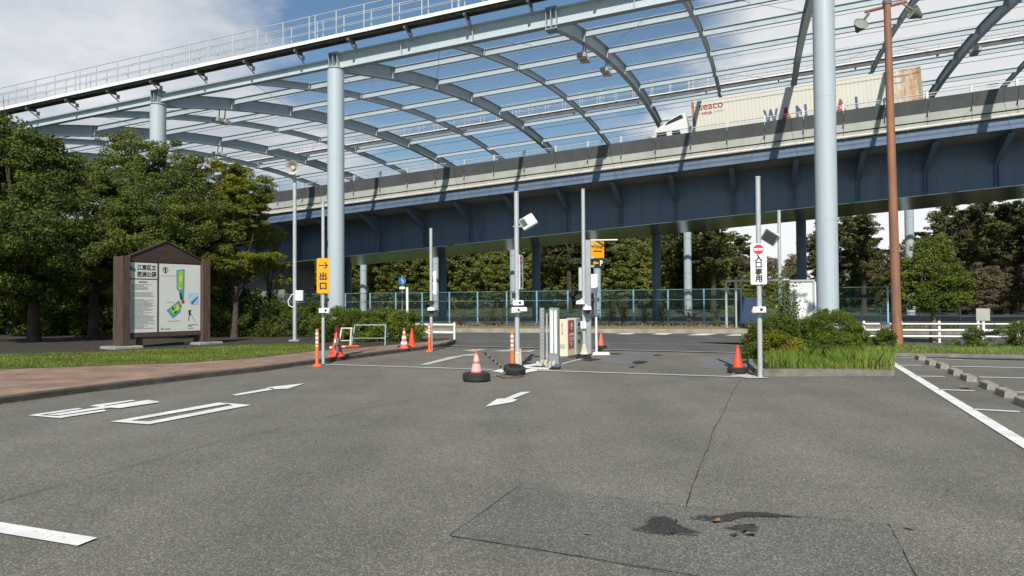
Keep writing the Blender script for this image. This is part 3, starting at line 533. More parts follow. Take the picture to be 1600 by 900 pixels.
for u in (3.3, 6.6, 13.3, 16.6): b.box(u-.012, u+.012, -.16, -.012, Z0-.25, Z0+.39)
b.build('edge_beam', M_['paleblue'], roof)
bo = b = UB()
for i in range(4):
    for j in range(4): b.box(12.6+i*.16, 12.63+i*.16, -.019, -.0072, Z0-.12+j*.13, Z0-.09+j*.13)
b.build('bolt_group', M_['steel_grey'], roof)
b = UB(); ibeam(b, U0, U1, SPAN, Z0+.3, .36, .26); b.build('edge_beam', M_['paleblue'], roof)
for u in (-41, -30.5, -20, -10, 0, 10, 20, 30, 40):
    b = UB(); zz = Z0-.2 if u != 10 else Z0-.45
    b.box(u-.24, u+.24, -.27, .27, zz, zz+.03); b.box(u-.24, u+.24, -.27, .27, Z0+.42, Z0+.45); b.box(u-.22, u-.2, -.25, .25, zz+.03, Z0+.42); b.box(u+.2, u+.22, -.25, .25, zz+.03, Z0+.42); b.box(u-.01, u+.01, -.29, .25, zz+.03, Z0+.42)
    b.build('beam_bracket', M_['steelblue'], roof)
# wind bracing rods and cables
b = UB()
for k in range(-12, 10):
    for j in (0, 3, 6):
        pa, pb = PP[j] if j else 0.2, PP[min(j+1, 8)]
        if k % 2: b.tube([(k*5, pa, zr(pa)+.2), (k*5+5, pb, zr(pb)+.2)], .011, 4)
        else: b.tube([(k*5+5, pa, zr(pa)+.2), (k*5, pb, zr(pb)+.2)], .011, 4)
for p in np.arange(2.6, SPAN, 5.35): b.tube([(U0, p, zr(p)+.34), (U1, p, zr(p)+.34)], .019, 4)
b.build('bracing_cable', M_['steel_grey'], roof)
b = UB(); ps = np.linspace(0, SPAN, 28); vs = []; fs = []
for p in ps: vs += [(U0, p, zr(p)+.36), (U1, p, zr(p)+.36)]
for i in range(len(ps)-1): fs.append((2*i, 2*i+1, 2*i+3, 2*i+2))
b.add(vs, fs); b.build('netting', M_['golf_net'], roof)
def catwalk(p0, p1, zf, name, big):
    b = UB(); b.box(U0, U1, p0, p1, zf, zf+.05); b.box(U0, U1, p0+.1, p0+.16, zf-.1, zf-.002); b.box(U0, U1, p1-.16, p1-.1, zf-.1, zf-.002)
    u = U0+1.0
    while u < U1: b.box(u-.05, u+.05, p0+.05, p1-.05, zf-.22, zf-.102); u += 2.7 if big else 5
    if not big: b.box(U0, U1, p0+.02, p0+.10, zf-.30, zf-.102)
    cw = b.build(name, M_['grate'], roof)
    b = UB(); t0, t1 = (-.02, .13) if big else (0.0, .07); b.box(U0, U1, p0-.02, p0-.002, zf+t0, zf+t1); b.box(U0, U1, p1+.002, p1+.02, zf+t0, zf+t1); b.build('toe_board', M_['white_metal'], cw)
    b = UB()
    for p in (p0+.02, p1-.02):
        for h in (.42, .78, 1.16): b.tube([(U0, p, zf+h), (U1, p, zf+h)], .021 if h > 1 else .014, 6)
        u = U0; i = 0
        while u <= U1:
            b.tube([(u, p, zf+.05), (u, p, zf+1.16)], .026, 6)
            if i % 5 == 0: b.tube([(u+.3, p, zf+.05), (u+.3, p, zf+1.16)], .026, 6)
            u += 1.36; i += 1
    b.build('railing', M_['grey_rail'], cw)
    return cw
catwalk(-.86, -.2, Z0+.80, 'catwalk', True)
# struts that carry the catwalk
b = UB()
u = U0+1
while u < U1: b.tube([(u, -.74, Z0+.62), (u, -.06, Z0+.30)], .03, 5); b.box(u-.03, u+.03, -.2, -.05, Z0+.43, Z0+.62); u += 2.7
b.build('catwalk_bracket', M_['steel_grey'], roof)
catwalk(26.6, 27.5, zr(27)+.72, 'catwalk', False)
b = UB()
for k in range(-12, 11): b.box(k*5-.06, k*5+.06, 26.8, 27.3, zr(27)+.3, zr(27)+.5)
b.build('catwalk_bracket', M_['steel_grey'], roof)

# ------------------------------------------------------------------ elevated road
via = thing('elevated_road', 'blue steel elevated road with pale parapet crossing the whole view under the net roof', 'elevated road', B0, U_ROT)
E = 14.8
def along(parts, name, m, parent=via):
    b = UB()
    for x0, x1, z0, z1 in parts: b.box(U0-30, U1+20, x0, x1, z0, z1)
    return b.build(name, m, parent)
along([(E+.2, E+12.8, 8.26, 8.55)], 'deck_slab', M_['conc'])
fas = along([(E, E+.198, 8.24, 8.78)], 'fascia_beam', M_['girder'])
b = UB(); b.box(U0-30, U1+20, E-.1, E+.3, 8.21, 8.238); b.build('fascia_flange', M_['girder'], fas)
b = UB()
b.tube([(U0-30, E-.13, 8.88), (U1+20, E-.13, 8.88)], .075, 8)
u = U0
while u < U1: b.tube([(u, E-.13, 8.88), (u+.06, E-.13, 8.88)], .1, 8); u += 3.0
b.build('drain_pipe', M_['pipe'], via, True)
along([(E+.03, E+.3, 8.782, 9.62)], 'parapet_core', M_['gap'])
par = None
u = U0-30; i = 0
bl, bd, bj = UB(), UB(), UB()
while u < U1+20:
    a, c = u+.012, u+1.988
    bl.box(a, c, E-.05, E+.028, 8.97, 9.12); bl.box(a, c, E-.06, E+.028, 9.19, 9.60)
    bd.add([(a, E-.07, 9.605), (c, E-.07, 9.605), (c, E-.30, 10.28), (a, E-.30, 10.28), (a, E+.02, 9.605), (c, E+.02, 9.605), (c, E-.2, 10.32), (a, E-.2, 10.32)], [(0, 1, 2, 3), (7, 6, 5, 4), (3, 2, 6, 7), (0, 3, 7, 4), (1, 5, 6, 2), (0, 4, 5, 1)])
    bj.tube([(u, E-.3, 9.58), (u, E-.02, 9.64)], .035, 5)
    u += 2
par = bl.build('parapet_panel', M_['par_light'], via); bd.build('coping_panel', M_['par_dark'], par); bj.build('panel_clip', M_['steel_grey'], par)
b = UB()
for h in (10.62,): b.tube([(U0-30, E+.02, h), (U1+20, E+.02, h)], .028, 6)
b.tube([(U0-30, E+.02, 10.5), (U1+20, E+.02, 10.5)], .014, 5)
b.build('guard_rail', M_['grey_rail'], via)
b = UB(); u = U0
while u < U1+10: b.box(u-.06, u+.06, E-.03, E+.07, 9.6, 10.72); u += 2.0
b.build('guard_rail_post', M_['grey_rail'], via)
along([(E+12.6, E+12.8, 8.56, 9.65)], 'far_parapet', M_['par_light'])
BX0, BX1 = E+3.0, E+10.0
along([(BX0, BX0+.05, 5.70, 8.258), (BX1-.05, BX1, 5.70, 8.258)], 'girder_web', M_['girder'])
along([(BX0-.12, BX1+.12, 5.66, 5.698)], 'girder_soffit', M_['soffit'])
b = UB(); u = U0
bs = UB()
while u < U1+10:
    b.add([(u-.012, E+.2, 8.255), (u+.012, E+.2, 8.255), (u+.012, BX0-.003, 8.255), (u-.012, BX0-.003, 8.255), (u-.012, E+.2, 8.05), (u+.012, E+.2, 8.05), (u+.012, BX0-.003, 6.95), (u-.012, BX0-.003, 6.95)], [(0, 1, 2, 3), (4, 7, 6, 5), (0, 4, 5, 1), (1, 5, 6, 2), (2, 6, 7, 3), (3, 7, 4, 0)])
    b.add([(u-.14, E+.2, 8.05), (u+.14, E+.2, 8.05), (u+.14, BX0-.003, 6.95), (u-.14, BX0-.003, 6.95), (u-.14, E+.2, 8.02), (u+.14, E+.2, 8.02), (u+.14, BX0-.003, 6.92), (u-.14, BX0-.003, 6.92)], [(0, 1, 2, 3), (4, 7, 6, 5), (0, 4, 5, 1), (1, 5, 6, 2), (2, 6, 7, 3), (3, 7, 4, 0)])
    bs.box(u-.10, u-.08, BX0-.15, BX0-.002, 5.70, 6.9); bs.box(u+.08, u+.10, BX0-.15, BX0-.002, 5.70, 6.9)
    u += 3.4
b.build('cantilever_bracket', M_['girder'], via); bs.build('web_stiffener', M_['girder'], via)
for px in (590, 729, 866, 1040, 1248):
    u = u_of(px, E+11.3); b = MB(); zt = 8.25+GRAD*u; b.tube([(u, E+11.3, 0), (u, E+11.3, zt)], .33, 20); b.box(u-.5, u+.5, E+10.1, E+12.6, zt-.45, zt-.001); b.build('pier', M_['girder'], via, True)
ua = u_of(505, 20.0)
b = MB(); b.box(-90, ua, E+5.0, E+9.0, 0, 5.66+GRAD*(-90)-.02 if False else 3.3); b.build('abutment', M_['conc_wall'], via)
b = MB(); b.add([(-90, E+5, 3.3), (ua, E+5, 3.3), (ua, E+9, 3.3), (-90, E+9, 3.3), (-90, E+5, 5.64+GRAD*-90), (ua, E+5, 5.64+GRAD*ua), (ua, E+9, 5.64+GRAD*ua), (-90, E+9, 5.64+GRAD*-90)], [(0, 1, 5, 4), (1, 2, 6, 5), (2, 3, 7, 6), (3, 0, 4, 7)]) if 5.64+GRAD*-90 > 3.3 else b.add([(-30, E+5, 3.3), (ua, E+5, 3.3), (ua, E+9, 3.3), (-30, E+9, 3.3), (-30, E+5, 5.64+GRAD*-30), (ua, E+5, 5.64+GRAD*ua), (ua, E+9, 5.64+GRAD*ua), (-30, E+9, 5.64+GRAD*-30)], [(0, 1, 5, 4), (1, 2, 6, 5), (2, 3, 7, 6), (3, 0, 4, 7)])
b.build('pier_cap_wall', M_['conc_wall'], via)

# ------------------------------------------------------------------ lorry and its container
TP = 16.57; uf = u_of(1097.5, TP, 190); SL = math.atan(GRAD)
tb = B0+Uv*uf+Nv*TP+np.array((0, 0, 8.55+GRAD*uf)); trot = (0, -SL, U_ROT)
lorry = thing('container_lorry', 'white lorry cab with chassis driving along the elevated road towards the left', 'lorry', tb, trot)
cabp = [(-.75, .95), (-3.05, .95), (-3.12, 1.6), (-2.72, 2.72), (-2.6, 2.86), (-1.75, 3.35), (-1.1, 3.66), (-.78, 3.66), (-.72, 2.9), (-.70, 1.0)]
CS = lambda L_: [(x+.42, .6+(z-.6)*.925) for x, z in L_]
b = MB(); b.prism(CS(cabp), 0.02, 2.42, 'y'); cab = b.build('cab', M_['truck_white'], lorry)
b = MB(); b.prism(CS([(-2.05, 3.05), (-1.85, 3.26), (-1.12, 3.58), (-.98, 3.55), (-.95, 3.36), (-1.9, 3.08)]), -.004, .019, 'y'); b.build('side_deflector_panel', M_['glass'], cab)
b = MB(); b.prism(CS([(-2.92, 1.75), (-2.62, 2.62), (-1.98, 2.66), (-1.98, 1.72)]), .004, .0195, 'y'); b.prism(CS([(-1.66, 1.72), (-1.66, 2.62), (-1.22, 2.64), (-.98, 1.75)]), .004, .0195, 'y'); b.build('side_window', M_['glass'], cab)
b = MB(); b.add([(-2.705, .15, 1.62), (-2.705, 2.3, 1.62), (-2.32, 2.3, 2.56), (-2.32, .15, 2.56)], [(0, 1, 2, 3)]); b.build('windscreen', M_['glass'], cab)
b = MB(); b.box(-2.72, -2.6, -.22, -.02, 1.75, 2.3); b.box(-2.68, -2.5, -.05, .03, 2.25, 2.3); b.build('wing_mirror', M_['truck_grey'], cab)
b = MB(); b.box(-.65, 12.2, .6, 1.84, .85, 1.13); b.box(-2.5, -.65, .6, 1.84, .6, .9); b.build('chassis', M_['truck_grey'], lorry)
b = MB(); b.box(-.22, -.02, .25, 2.1, 1.14, 2.45)
for z in (1.5, 1.8, 2.1): b.box(-.2, -.04, .235, .248, z, z+.08)
b.build('air_tank_frame', M_['white_metal'], lorry)
for x in (-2.3, 9.0, 10.3, 11.5, .6, 1.7):
    for y in (.04, 2.14):
        b = MB(); b.lathe([(0, 0), (.26, .01), (.3, .04), (.5, 0), (.52, .08), (.52, .2), (.5, .28), (0, .28)], (x, y, .52), 20, 'y'); b.build('wheel', M_['rubber'], lorry, True)
cont = thing('shipping_container', 'long cream shipping container with rusty rear end, carried on the lorry above the parapet', 'container', tb+np.array((0, 0, 0)), trot)
HC0, HC1, CL = 1.14, 4.02, 12.19
b = MB(); x = .16; prof = []
while x < CL-.16:
    prof += [(x, .022), (x+.07, .022), (x+.105, .012), (x+.175, .012)]; x += .21
prof = [(min(a, CL-.15), c) for a, c in prof]
for side in (0, 1):
    vs = []; fs = []
    for a, c in prof: y = c if side == 0 else 2.44-c; vs += [(a, y, HC0+.16), (a, y, HC1-.08)]
    for i in range(len(prof)-1): fs.append((2*i, 2*i+2, 2*i+3, 2*i+1))
    b.add(vs, fs)
b.box(.1, CL-.1, .05, 2.39, HC1-.05, HC1-.012); b.box(.04, .1, .08, 2.36, HC0+.1, HC1-.08); b.box(CL-.1, CL-.04, .08, 2.36, HC0+.1, HC1-.08)
b.build('wall_panel', M_['cont'], cont)
b = MB()
for y in (0, 2.32): b.box(.16, CL-.16, y, y+.12, HC1-.09, HC1); b.box(.16, CL-.16, y, y+.12, HC0, HC0+.16)
b.build('side_rail', M_['cont'], cont)
for x in (0, CL-.16):
    for y in (-.004, 2.29): b = MB(); b.box(x, x+.16, y, y+.15, HC0, HC1+.004); b.build('corner_post', M_['corner'], cont)
def xt(px, py=180): return u_of(px, TP, py)-uf
EX, EZ = (1, 0, 0), (0, 0, 1)
YT = .006
b = MB(); b.text('seaco', ((xt(1125)), YT, 3.58), EX, EZ, .62, .012, 1.0); b.build('maker_lettering', M_['redprint'], cont)
b = MB(); b.text('HNA', (xt(1119), YT, 3.23), EX, EZ, .25, .03, 1.1); b.build('maker_lettering', M_['redprint'], cont)
b = MB(); b.text('company', (xt(1136), YT, 3.23), EX, EZ, .17, 0); b.build('maker_lettering', M_['greyprint'], cont); b = MB(); b.text('an', (xt(1109), YT, 3.24), EX, EZ, .14, 0); b.build('maker_lettering', M_['greyprint'], cont)
for ch, px, c in (('W', 1208, 'blueprint'), ('A', 1229.5, 'redprint'), ('N', 1251, 'blueprint'), ('H', 1284, 'blueprint'), ('A', 1306.5, 'redprint'), ('I', 1328.5, 'blueprint')):
    b = MB(); b.heavy(ch, (xt(px), YT, 2.42), EX, EZ, 1.28, .012, .66 if ch != 'W' else .55); b.build('owner_lettering', M_[c], cont)
b = MB()
for i, w in enumerate((1.2, .5, .9)): b.box(10.4, 10.4+w, YT-.003, YT, 3.62-i*.17, 3.68-i*.17)
b.build('code_print', M_['greyprint'], cont)
# ------------------------------------------------------------------ street furniture
LANE = math.atan2(-.39, .92)            # local x across the lane (+r), local y away along the lane
def face_cam(p, extra=0.0): return math.atan2(-p[0], p[1])*1.0+extra   # local -y looks at the camera (z-rotation)
def top_z(px, py, p): r = ray(px, py); return CAM_H+r[2]*p[1]/r[1]
def pole_mesh(h, r, m, name='pole', parent=None, cap=True):
    b = MB(); b.tube([(0, 0, 0), (0, 0, h)], r, 14); b.tube([(0, 0, h), (0, 0, h+.03)], r*1.12, 14)
    for z in (h*.55, h*.8): b.tube([(0, 0, z), (0, 0, z+.03)], r*1.06, 14)
    return b.build(name, m, parent, True)
def slab(b, x0, x1, z0, z1, y0, y1, r=.03, n=5):
    # rounded-corner plate in the x-z plane
    pts = []
    for cx_, cz_, a0 in ((x1-r, z1-r, 0), (x0+r, z1-r, 90), (x0+r, z0+r, 180), (x1-r, z0+r, 270)):
        for k in range(n): a = R(a0+90*k/(n-1)); pts.append((cx_+r*math.cos(a), cz_+r*math.sin(a)))
    b.prism(pts, y0, y1, 'y')
def camera_box(par, z, x=0.0, y=-.1, cap=True):
    b = MB(); b.bbox(x-.13, x+.13, y-.08, y+.08, z-.06, z+.06, .015); bx = b.build('camera_housing', M_['sign_w'], par, True)
    b = MB(); b.lathe([(0, -.005), (.03, -.005), (.03, .02)], (x+.04, y-.085, z+.0), 12, 'y'); b.build('lens', M_['screen'], bx)
    return bx
def dome_camera(par, x, y, z, r=.09):
    b = MB(); b.lathe([(0, .1), (r*.8, .1), (r*1.05, .05), (r*1.05, 0), (r*.9, -.01)], (x, y, z), 18); d = b.build('dome_housing', M_['sign_w'], par, True)
    b = MB(); b.lathe([(r*.85, -.011), (r*.8, -.06), (r*.5, -.1), (0, -.115)], (x, y, z), 18); b.build('dome_glass', M_['screen'], d, True)
    b = MB(); b.tube([(x, y, z+.1), (x*.2, y*.2, z+.16)], .018, 6); b.build('bracket', M_['sign_w'], d)
def flood(par, z, tilt, x0, roll=0.0, w=.42, l=.5):
    # slim square floodlight on an arm
    b = MB(); m = Matrix.Translation((x0, 0, z)) @ Matrix.Rotation(tilt, 4, 'Y') @ Matrix.Rotation(roll, 4, 'X')
    def tr(v): return [tuple(m @ Vector(p)) for p in v]
    t = MB(); t.bbox(0, l, -w/2, w/2, 0, .07, .02); b.add(tr(np.concatenate(t.v)), t.f); lh = b.build('lamp_housing', M_['white_metal'], par)
    b = MB(); t = MB(); t.box(.04, l-.04, -w/2+.04, w/2-.04, -.006, .0); b.add(tr(np.concatenate(t.v)), t.f); b.build('lamp_lens', M_['lamp_glass'], lh)
    b = MB(); t = MB()
    for k in range(6): t.box(.03+k*.022, .038+k*.022, -w/2+.05, w/2-.05, .07, .12)
    b.add(tr(np.concatenate(t.v)), t.f); b.build('cooling_fin', M_['steel_dark'], lh)
    b = MB(); b.tube([(0, 0, z), (x0, 0, z), (x0+.08, 0, z-.02)], .022, 6); b.tube([(-.09, 0, z), (0, 0, z)], .015, 6); b.build('arm', M_['galv'], par)

# --- loudspeaker pole
p = G(460.5, 533, PZ); h = top_z(460, 276, p)-PZ
t = thing('loudspeaker_pole', 'tall grey pole topped by a white horn loudspeaker beside the trees', 'loudspeaker pole', p, face_cam(p, -.25))
pole_mesh(h, .075, M_['galv_l'], parent=t)
b = MB(); b.lathe([(.05, .18), (.09, .12), (.10, 0), (.16, -.12), (.2, -.2), (.27, -.26), (.285, -.27), (.27, -.262), (.18, -.185), (.08, -.04), (.0, -.03)], (0, -.12, h+.3), 28, 'y'); hn = b.build('horn', M_['horn'], t, True)
b = MB(); b.lathe([(0, -.2), (.08, -.19), (.1, -.15), (.08, -.06)], (0, -.12, h+.3), 18, 'y'); b.build('horn_driver', M_['cab_grey'], hn, True)
b = MB(); b.box(-.2, .2, -.06, .04, h-.02, h+.02); b.tube([(0, 0, h), (0, 0, h+.2)], .03, 8); b.build('mounting_bracket', M_['steel_grey'], t)
b = MB(); b.bbox(.06, .36, -.16, .02, 1.62, 2.02, .02); bx = b.build('control_box', M_['white_metal'], t); b = MB(); b.tube([(.02, -.04, 1.9), (-.1, -.08, 1.85), (-.24, -.1, 1.6), (-.2, -.1, 1.42), (-.06, -.07, 1.35), (.0, -.06, 1.4)], .02, 6); b.build('cable_loop', M_['white_metal'], t, True)
b = MB(); b.bbox(-.2, .2, -.2, .2, -.05, .06, .02); b.build('footing', M_['conc'], t)

# --- exit sign
p = G(505, 569); h = top_z(503, 318, p); rz = face_cam(p)
t = thing('exit_sign_post', 'steel post with a yellow exit sign and arrow, beside an orange delineator at the pavement', 'sign', p, rz)
pole_mesh(h, .042, M_['galv_l'], parent=t); k = p[1]/F
s = 9.7*k; zc = top_z(504, 431, p); hh = 27.3*k
b = MB(); slab(b, -s, s, zc-hh, zc+hh, -.075, -.055, .05); sp = b.build('sign_panel', M_['sign_y'], t)
b = MB(); y = -.078
b.heavy('出', (0, y, zc-.012), EX, EZ, .215); b.heavy('口', (0, y, zc-.275), EX, EZ, .215)
b.box(-.11, .085, y-.002, y, zc+.262, zc+.288); b.add([(.02, y-.002, zc+.36), (.055, y-.002, zc+.36), (.125, y-.002, zc+.275), (.02, y-.002, zc+.19), (.055, y-.002, zc+.19), (.085, y-.002, zc+.275)], [(0, 5, 2, 1), (5, 3, 4, 2)])
b.build('lettering', M_['brownprint'], sp)
camera_box(t, top_z(503, 485, p), .02, -.1); b = MB(); b.lathe([(0, .1), (.06, .1), (.075, .0), (.06, -.06), (0, -.07)], (.12, -.05, top_z(503, 487, p)), 14); b.build('camera_dome', M_['sign_w'], t, True)
b = MB(); b.obox((.05, -.05, top_z(503, 478, p)), (.12, 0, .17), (0, .1, 0), (-.04, 0, .04)); b.build('infrared_lamp', M_['sign_dark'], t)

# --- delineators
def delineator(px, py, top, label, first=None):
    p = G(px, py); h = top_z(px, top, p)
    if px < 700 and px > 600: pass
    t = thing('delineator_post', label, 'delineator', p, face_cam(p), 'orange delineator posts at the gate')
    b = MB(); b.lathe([(0, 0), (.125, 0), (.125, .02), (.1, .045), (.055, .06), (.045, .09), (.04, h-.02), (.03, h), (0, h)], n=18); po = b.build('post_body', M_['orange'], t, True)
    for i in range(4):
        z = h*(.50+i*.115); b = MB(); b.lathe([(.0, z), (.0425, z), (.0425, z+h*.065), (.0, z+h*.065)], n=18); b.build('reflector_band', M_['reflect'], po, True)
delineator(495.5, 572.5, 514, 'orange delineator post at the left kerb beside the yellow exit sign post')
delineator(671, 549.5, 505, 'orange delineator post with white bands standing in front of the pole by the rail end')
delineator(800.5, 579, 518, 'orange delineator post on the white hatching next to the tilted tyre')

# --- traffic cones and tyres
def cone_thing(p, h, label, m, rb=.15, bands=None, base=True, mb_=None, rot=0, group=None):
    t = thing('traffic_cone', label, 'cone', p, rot, group)
    b = MB(); b.lathe([(rb, .03), (rb*.97, .06), (.028, h-.06), (.034, h-.05), (.03, h-.01), (.0, h)], n=22); c = b.build('cone_body', m, t, True)
    if base: b = MB(); b.bbox(-rb*1.25, rb*1.25, -rb*1.25, rb*1.25, 0, .035, .015); b.build('cone_base', m, t)
    if bands:
        for z0, z1, bm in bands:
            r = lambda z: rb*.97+(.028-rb*.97)*(z-.06)/(h-.12)+.003
            b = MB(); b.lathe([(r(z0*h)-.004, z0*h-.001), (r(z0*h), z0*h), (r(z1*h), z1*h), (r(z1*h)-.004, z1*h+.001)], n=22); b.build('reflector_band', bm, c, True)
    return t
def tyre(p, R_, w, label, rot=(0, 0, 0)):
    t = thing('tyre', label, 'tyre', p, rot, None); ri = R_*.58
    prof = [(ri, .02*w), (ri*1.03, 0), (R_*.9, .03*w), (R_*.985, .14*w), (R_, .3*w), (R_, .7*w), (R_*.985, .86*w), (R_*.9, .97*w), (ri*1.03, w), (ri, .98*w), (ri*1.1, .5*w), (ri, .02*w)]
    b = MB(); b.lathe(prof, n=36); tr = b.build('tyre_carcass', M_['rubber'], t, True)
    b = MB()
    for k in range(36):
        a = 2*math.pi*k/36; c, s = math.cos(a), math.sin(a)
        b.obox((c*R_*.985-s*-.012, s*R_*.985+c*-.012, .2*w), (c*.012, s*.012, 0), (-s*.022, c*.022, 0), (0, 0, .6*w))
    b.build('tread_block', M_['rubber'], tr)
    return t
p = G(744.5, 596); k = p[1]/F
tyre(p, .275, .19, 'black tyre lying flat in the lane around the chevron cone'); cone_thing(p, top_z(745, 546.5, p), 'faded red cone with pale pink chevrons standing inside the nearest tyre', M_['faded'], .145, [(.33, .56, M_['pink']), (.64, .84, M_['pink'])], rot=.3)
p = G(1153, 583); tyre(p, .22, .14, 'black tyre around the red cone beside the entrance-only post'); cone_thing(p, top_z(1153, 539, p), 'plain bright red cone standing in a tyre beside the entrance-only sign post', M_['orange_red'], .135)
b = MB(); b.lathe([(.05, .3), (.13, .05), (.15, .03)], (0, 0, 0), 16); 
p = G(939, 545.5); tyre(p, .20, .13, 'black tyre at the far end of the traffic island'); cone_thing(p, top_z(939, 517.5, p), 'faded red cone in a tyre at the far end of the traffic island', M_['faded'], .13)
p = G(803.5, 586); tyre(p+np.array((.0, .05, .05)), .24, .15, 'black tyre tilted against the floodlight post on the white hatching', (.22, .12, 0))
p = G(526.5, 556.5, PZ); t = cone_thing(p, top_z(526.5, 507.5, p)-PZ, 'tall red cone tied with a white tag, on the brick pavement beside the exit sign', M_['orange_red'], .17)
b = MB(); b.prism([(-.05, .3), (.06, .33), (.09, .5), (.03, .56), (-.03, .47)], -.155, -.12, 'y'); b.prism([(.0, .1), (.08, .12), (.07, .28), (.02, .3)], -.17, -.15, 'y'); b.build('paper_tag', M_['reflect'], t)
p = G(631.5, 544, PZ); cone_thing(p, top_z(631.5, 513, p)-PZ, 'red and white striped cone on a dark base by the hedge end', M_['faded'], .13, [(.2, .34, M_['reflect']), (.48, .62, M_['reflect']), (.74, .86, M_['reflect'])])
b = None; p = G(631.5, 543.5, PZ); tyre(p+np.array((0, 0, -.02)), .21, .1, 'dark tyre under the striped cone by the hedge end')
p = G(643.5, 541.5, PZ); cone_thing(p, top_z(643, 513, p)-PZ, 'plain orange cone standing just behind the striped cone by the hedge', M_['orange_red'], .12)
# striped bar from the chevron cone down to the tilted tyre
a_ = P(757, 551, G(745, 596)[1]-.02); c_ = P(794, 583, G(794, 586)[1]+.05)
t = thing('striped_bar', 'black and white striped bar leaning from the chevron cone down to the tilted tyre', 'cone bar', a_)
dv_ = c_-a_; n_ = 13
for i in range(n_):
    b = MB(); b.tube([dv_*i/n_, dv_*(i+1)/n_], .019, 8); b.build('bar_stripe', M_['sign_dark'] if i % 2 == 0 else M_['reflect'], t, True)
# cable on the ground
b = MB(); pts = [G(x, y, .02) for x, y in ((776, 587), (786, 590), (800, 589), (812, 586), (818, 587.5), (806, 590.5), (784, 591))]; b.tube(pts, .009, 6); o = b.build('loose_cord', M_['cord'], None, True); tag(o, 'dull red cord lying on the asphalt in front of the tilted tyre', 'cord')

# --- barricades by the hedge
def barricade(px0, px1, base, top, label, m, bars=True):
    a, c = G(px0, base, PZ), G(px1, base, PZ); mid = (a+c)/2; L = np.linalg.norm(c-a)/2; h = top_z((px0+px1)/2, top, mid)-PZ
    t = thing('barricade', label, 'barricade', mid, math.atan2(c[1]-a[1], c[0]-a[0]))
    for sx in (-1, 1):
        b = MB(); x = sx*L
        b.tube([(x, -.28, 0), (x*.96-sx*.02, -.05, h*.93), (x*.92, 0, h), (x*.96-sx*.02, .05, h*.93), (x, .28, 0)], .028, 8); b.tube([(x, -.17, h*.42), (x, .17, h*.42)], .018, 6); b.build('leg_frame', m, t, True)
    b = MB(); b.tube([(-L*.92, 0, h), (L*.92, 0, h)], .028, 8); b.build('cross_bar', m, t, True); b = MB(); b.tube([(-L, -.17, h*.35), (L, -.17, h*.35)], .02, 6); b.build('cross_bar', m, t, True)
barricade(553, 605, 539, 508, 'worn grey-green pipe barricade standing in front of the hedge', M_['green_steel'])
barricade(533, 551, 542, 513, 'small rusty cream pipe barricade between the tall red cone and the larger barricade', M_['sack'])
b = MB(); a, c = G(516, 543, PZ+.12), G(560, 541, PZ+.1)
t = thing('cone_bar', 'orange and white bar lying beside the small barricade', 'cone bar', a)
for i in range(4): b = MB(); b.tube([(c-a)*i/4, (c-a)*(i+1)/4], .04, 8); b.build('bar_stripe', M_['orange'] if i in (2, 3) else M_['reflect'], t, True)

# --- pole near the white rail end
p = G(674, 549); h = top_z(672, 358, p)
t = thing('camera_pole', 'thin grey pole with a dome camera behind the delineator at the white rail end', 'camera pole', p, face_cam(p)); pole_mesh(h, .05, M_['galv_l'], parent=t)
dome_camera(t, 0, -.13, top_z(672, 485, p), .13); b = MB(); b.bbox(-.1, .1, -.2, -.06, top_z(672, 476, p), top_z(672, 470, p), .02); b.build('junction_box', M_['sign_dark'], t)
b = MB(); b.box(.075, .17, -.02, .0, top_z(672, 460, p), top_z(672, 424, p)); 
for yy in (428, 443, 456): z = top_z(672, yy, p); b.box(.03, .09, -.015, -.005, z-.02, z+.02)
b.build('narrow_plate', M_['sign_w'], t)
# --- floodlight post with the second entrance-only sign
p = G(808.5, 577); h = top_z(807, 301, p)
t = thing('floodlight_post', 'grey post with a white floodlight and camera boxes beside the hatched island tip', 'floodlight post', p, face_cam(p)); pole_mesh(h, .058, M_['galv_l'], parent=t)
flood(t, top_z(808, 354, p), -R(30), .12, R(52), .36, .38)
z1, z0 = top_z(812, 398, p), top_z(812, 452, p)
ca, sa = math.cos(R(74)), math.sin(R(74))
ex2 = np.array((ca, sa, 0)); nn = np.array((sa, -ca, 0)); o = np.array((.065, -.03, 0))
b = MB(); b.obox(o+(0, 0, z0), ex2*.32, -nn*.015, (0, 0, z1-z0)); sp = b.build('sign_panel', M_['sign_w'], t)
b = MB(); cc = o+ex2*.16+nn*.003; H = z1-z0
for i, ch in enumerate('入口専用'): b.heavy(ch, cc+(0, 0, z1-H*(.37+.165*i)), ex2, EZ, .15, .022)
b.build('lettering', M_['black'], sp)
b = MB(); n = 24; zc = z1-H*.16; ring = [cc+ex2*.11*math.cos(2*math.pi*k/n)+np.array((0, 0, .11*math.sin(2*math.pi*k/n)+zc)) for k in range(n)]; b.sheet(ring); b.build('no_entry_roundel', M_['sign_red'], sp)
b = MB(); b.sheet([cc+nn*.003+ex2*x+np.array((0, 0, zc+z)) for x, z in ((-.075, -.02), (.075, -.02), (.075, .02), (-.075, .02))]); b.build('roundel_bar', M_['sign_w'], sp)
for yy in (473, 484): camera_box(t, top_z(808, yy, p), .03 if yy < 480 else .0, -.12)
b = MB(); b.bbox(.06, .24, -.24, -.08, top_z(808, 486, p), top_z(808, 480, p), .02); b.build('camera_hood', M_['sign_w'], t); b = MB(); b.bbox(-.12, -.04, -.1, .02, top_z(808, 466, p), top_z(808, 457, p), .01); b.build('infrared_lamp', M_['sign_dark'], t)
b = MB(); b.lathe([(.1, 0), (.09, .1), (.075, .25), (.085, .4), (.065, .42)], n=10); b.tube([(-.09, -.06, .0), (-.075, -.075, .45)], .02, 5); b.tube([(.09, -.06, .0), (.07, -.075, .5)], .02, 5); b.build('tied_sack', M_['sack'], t, True)
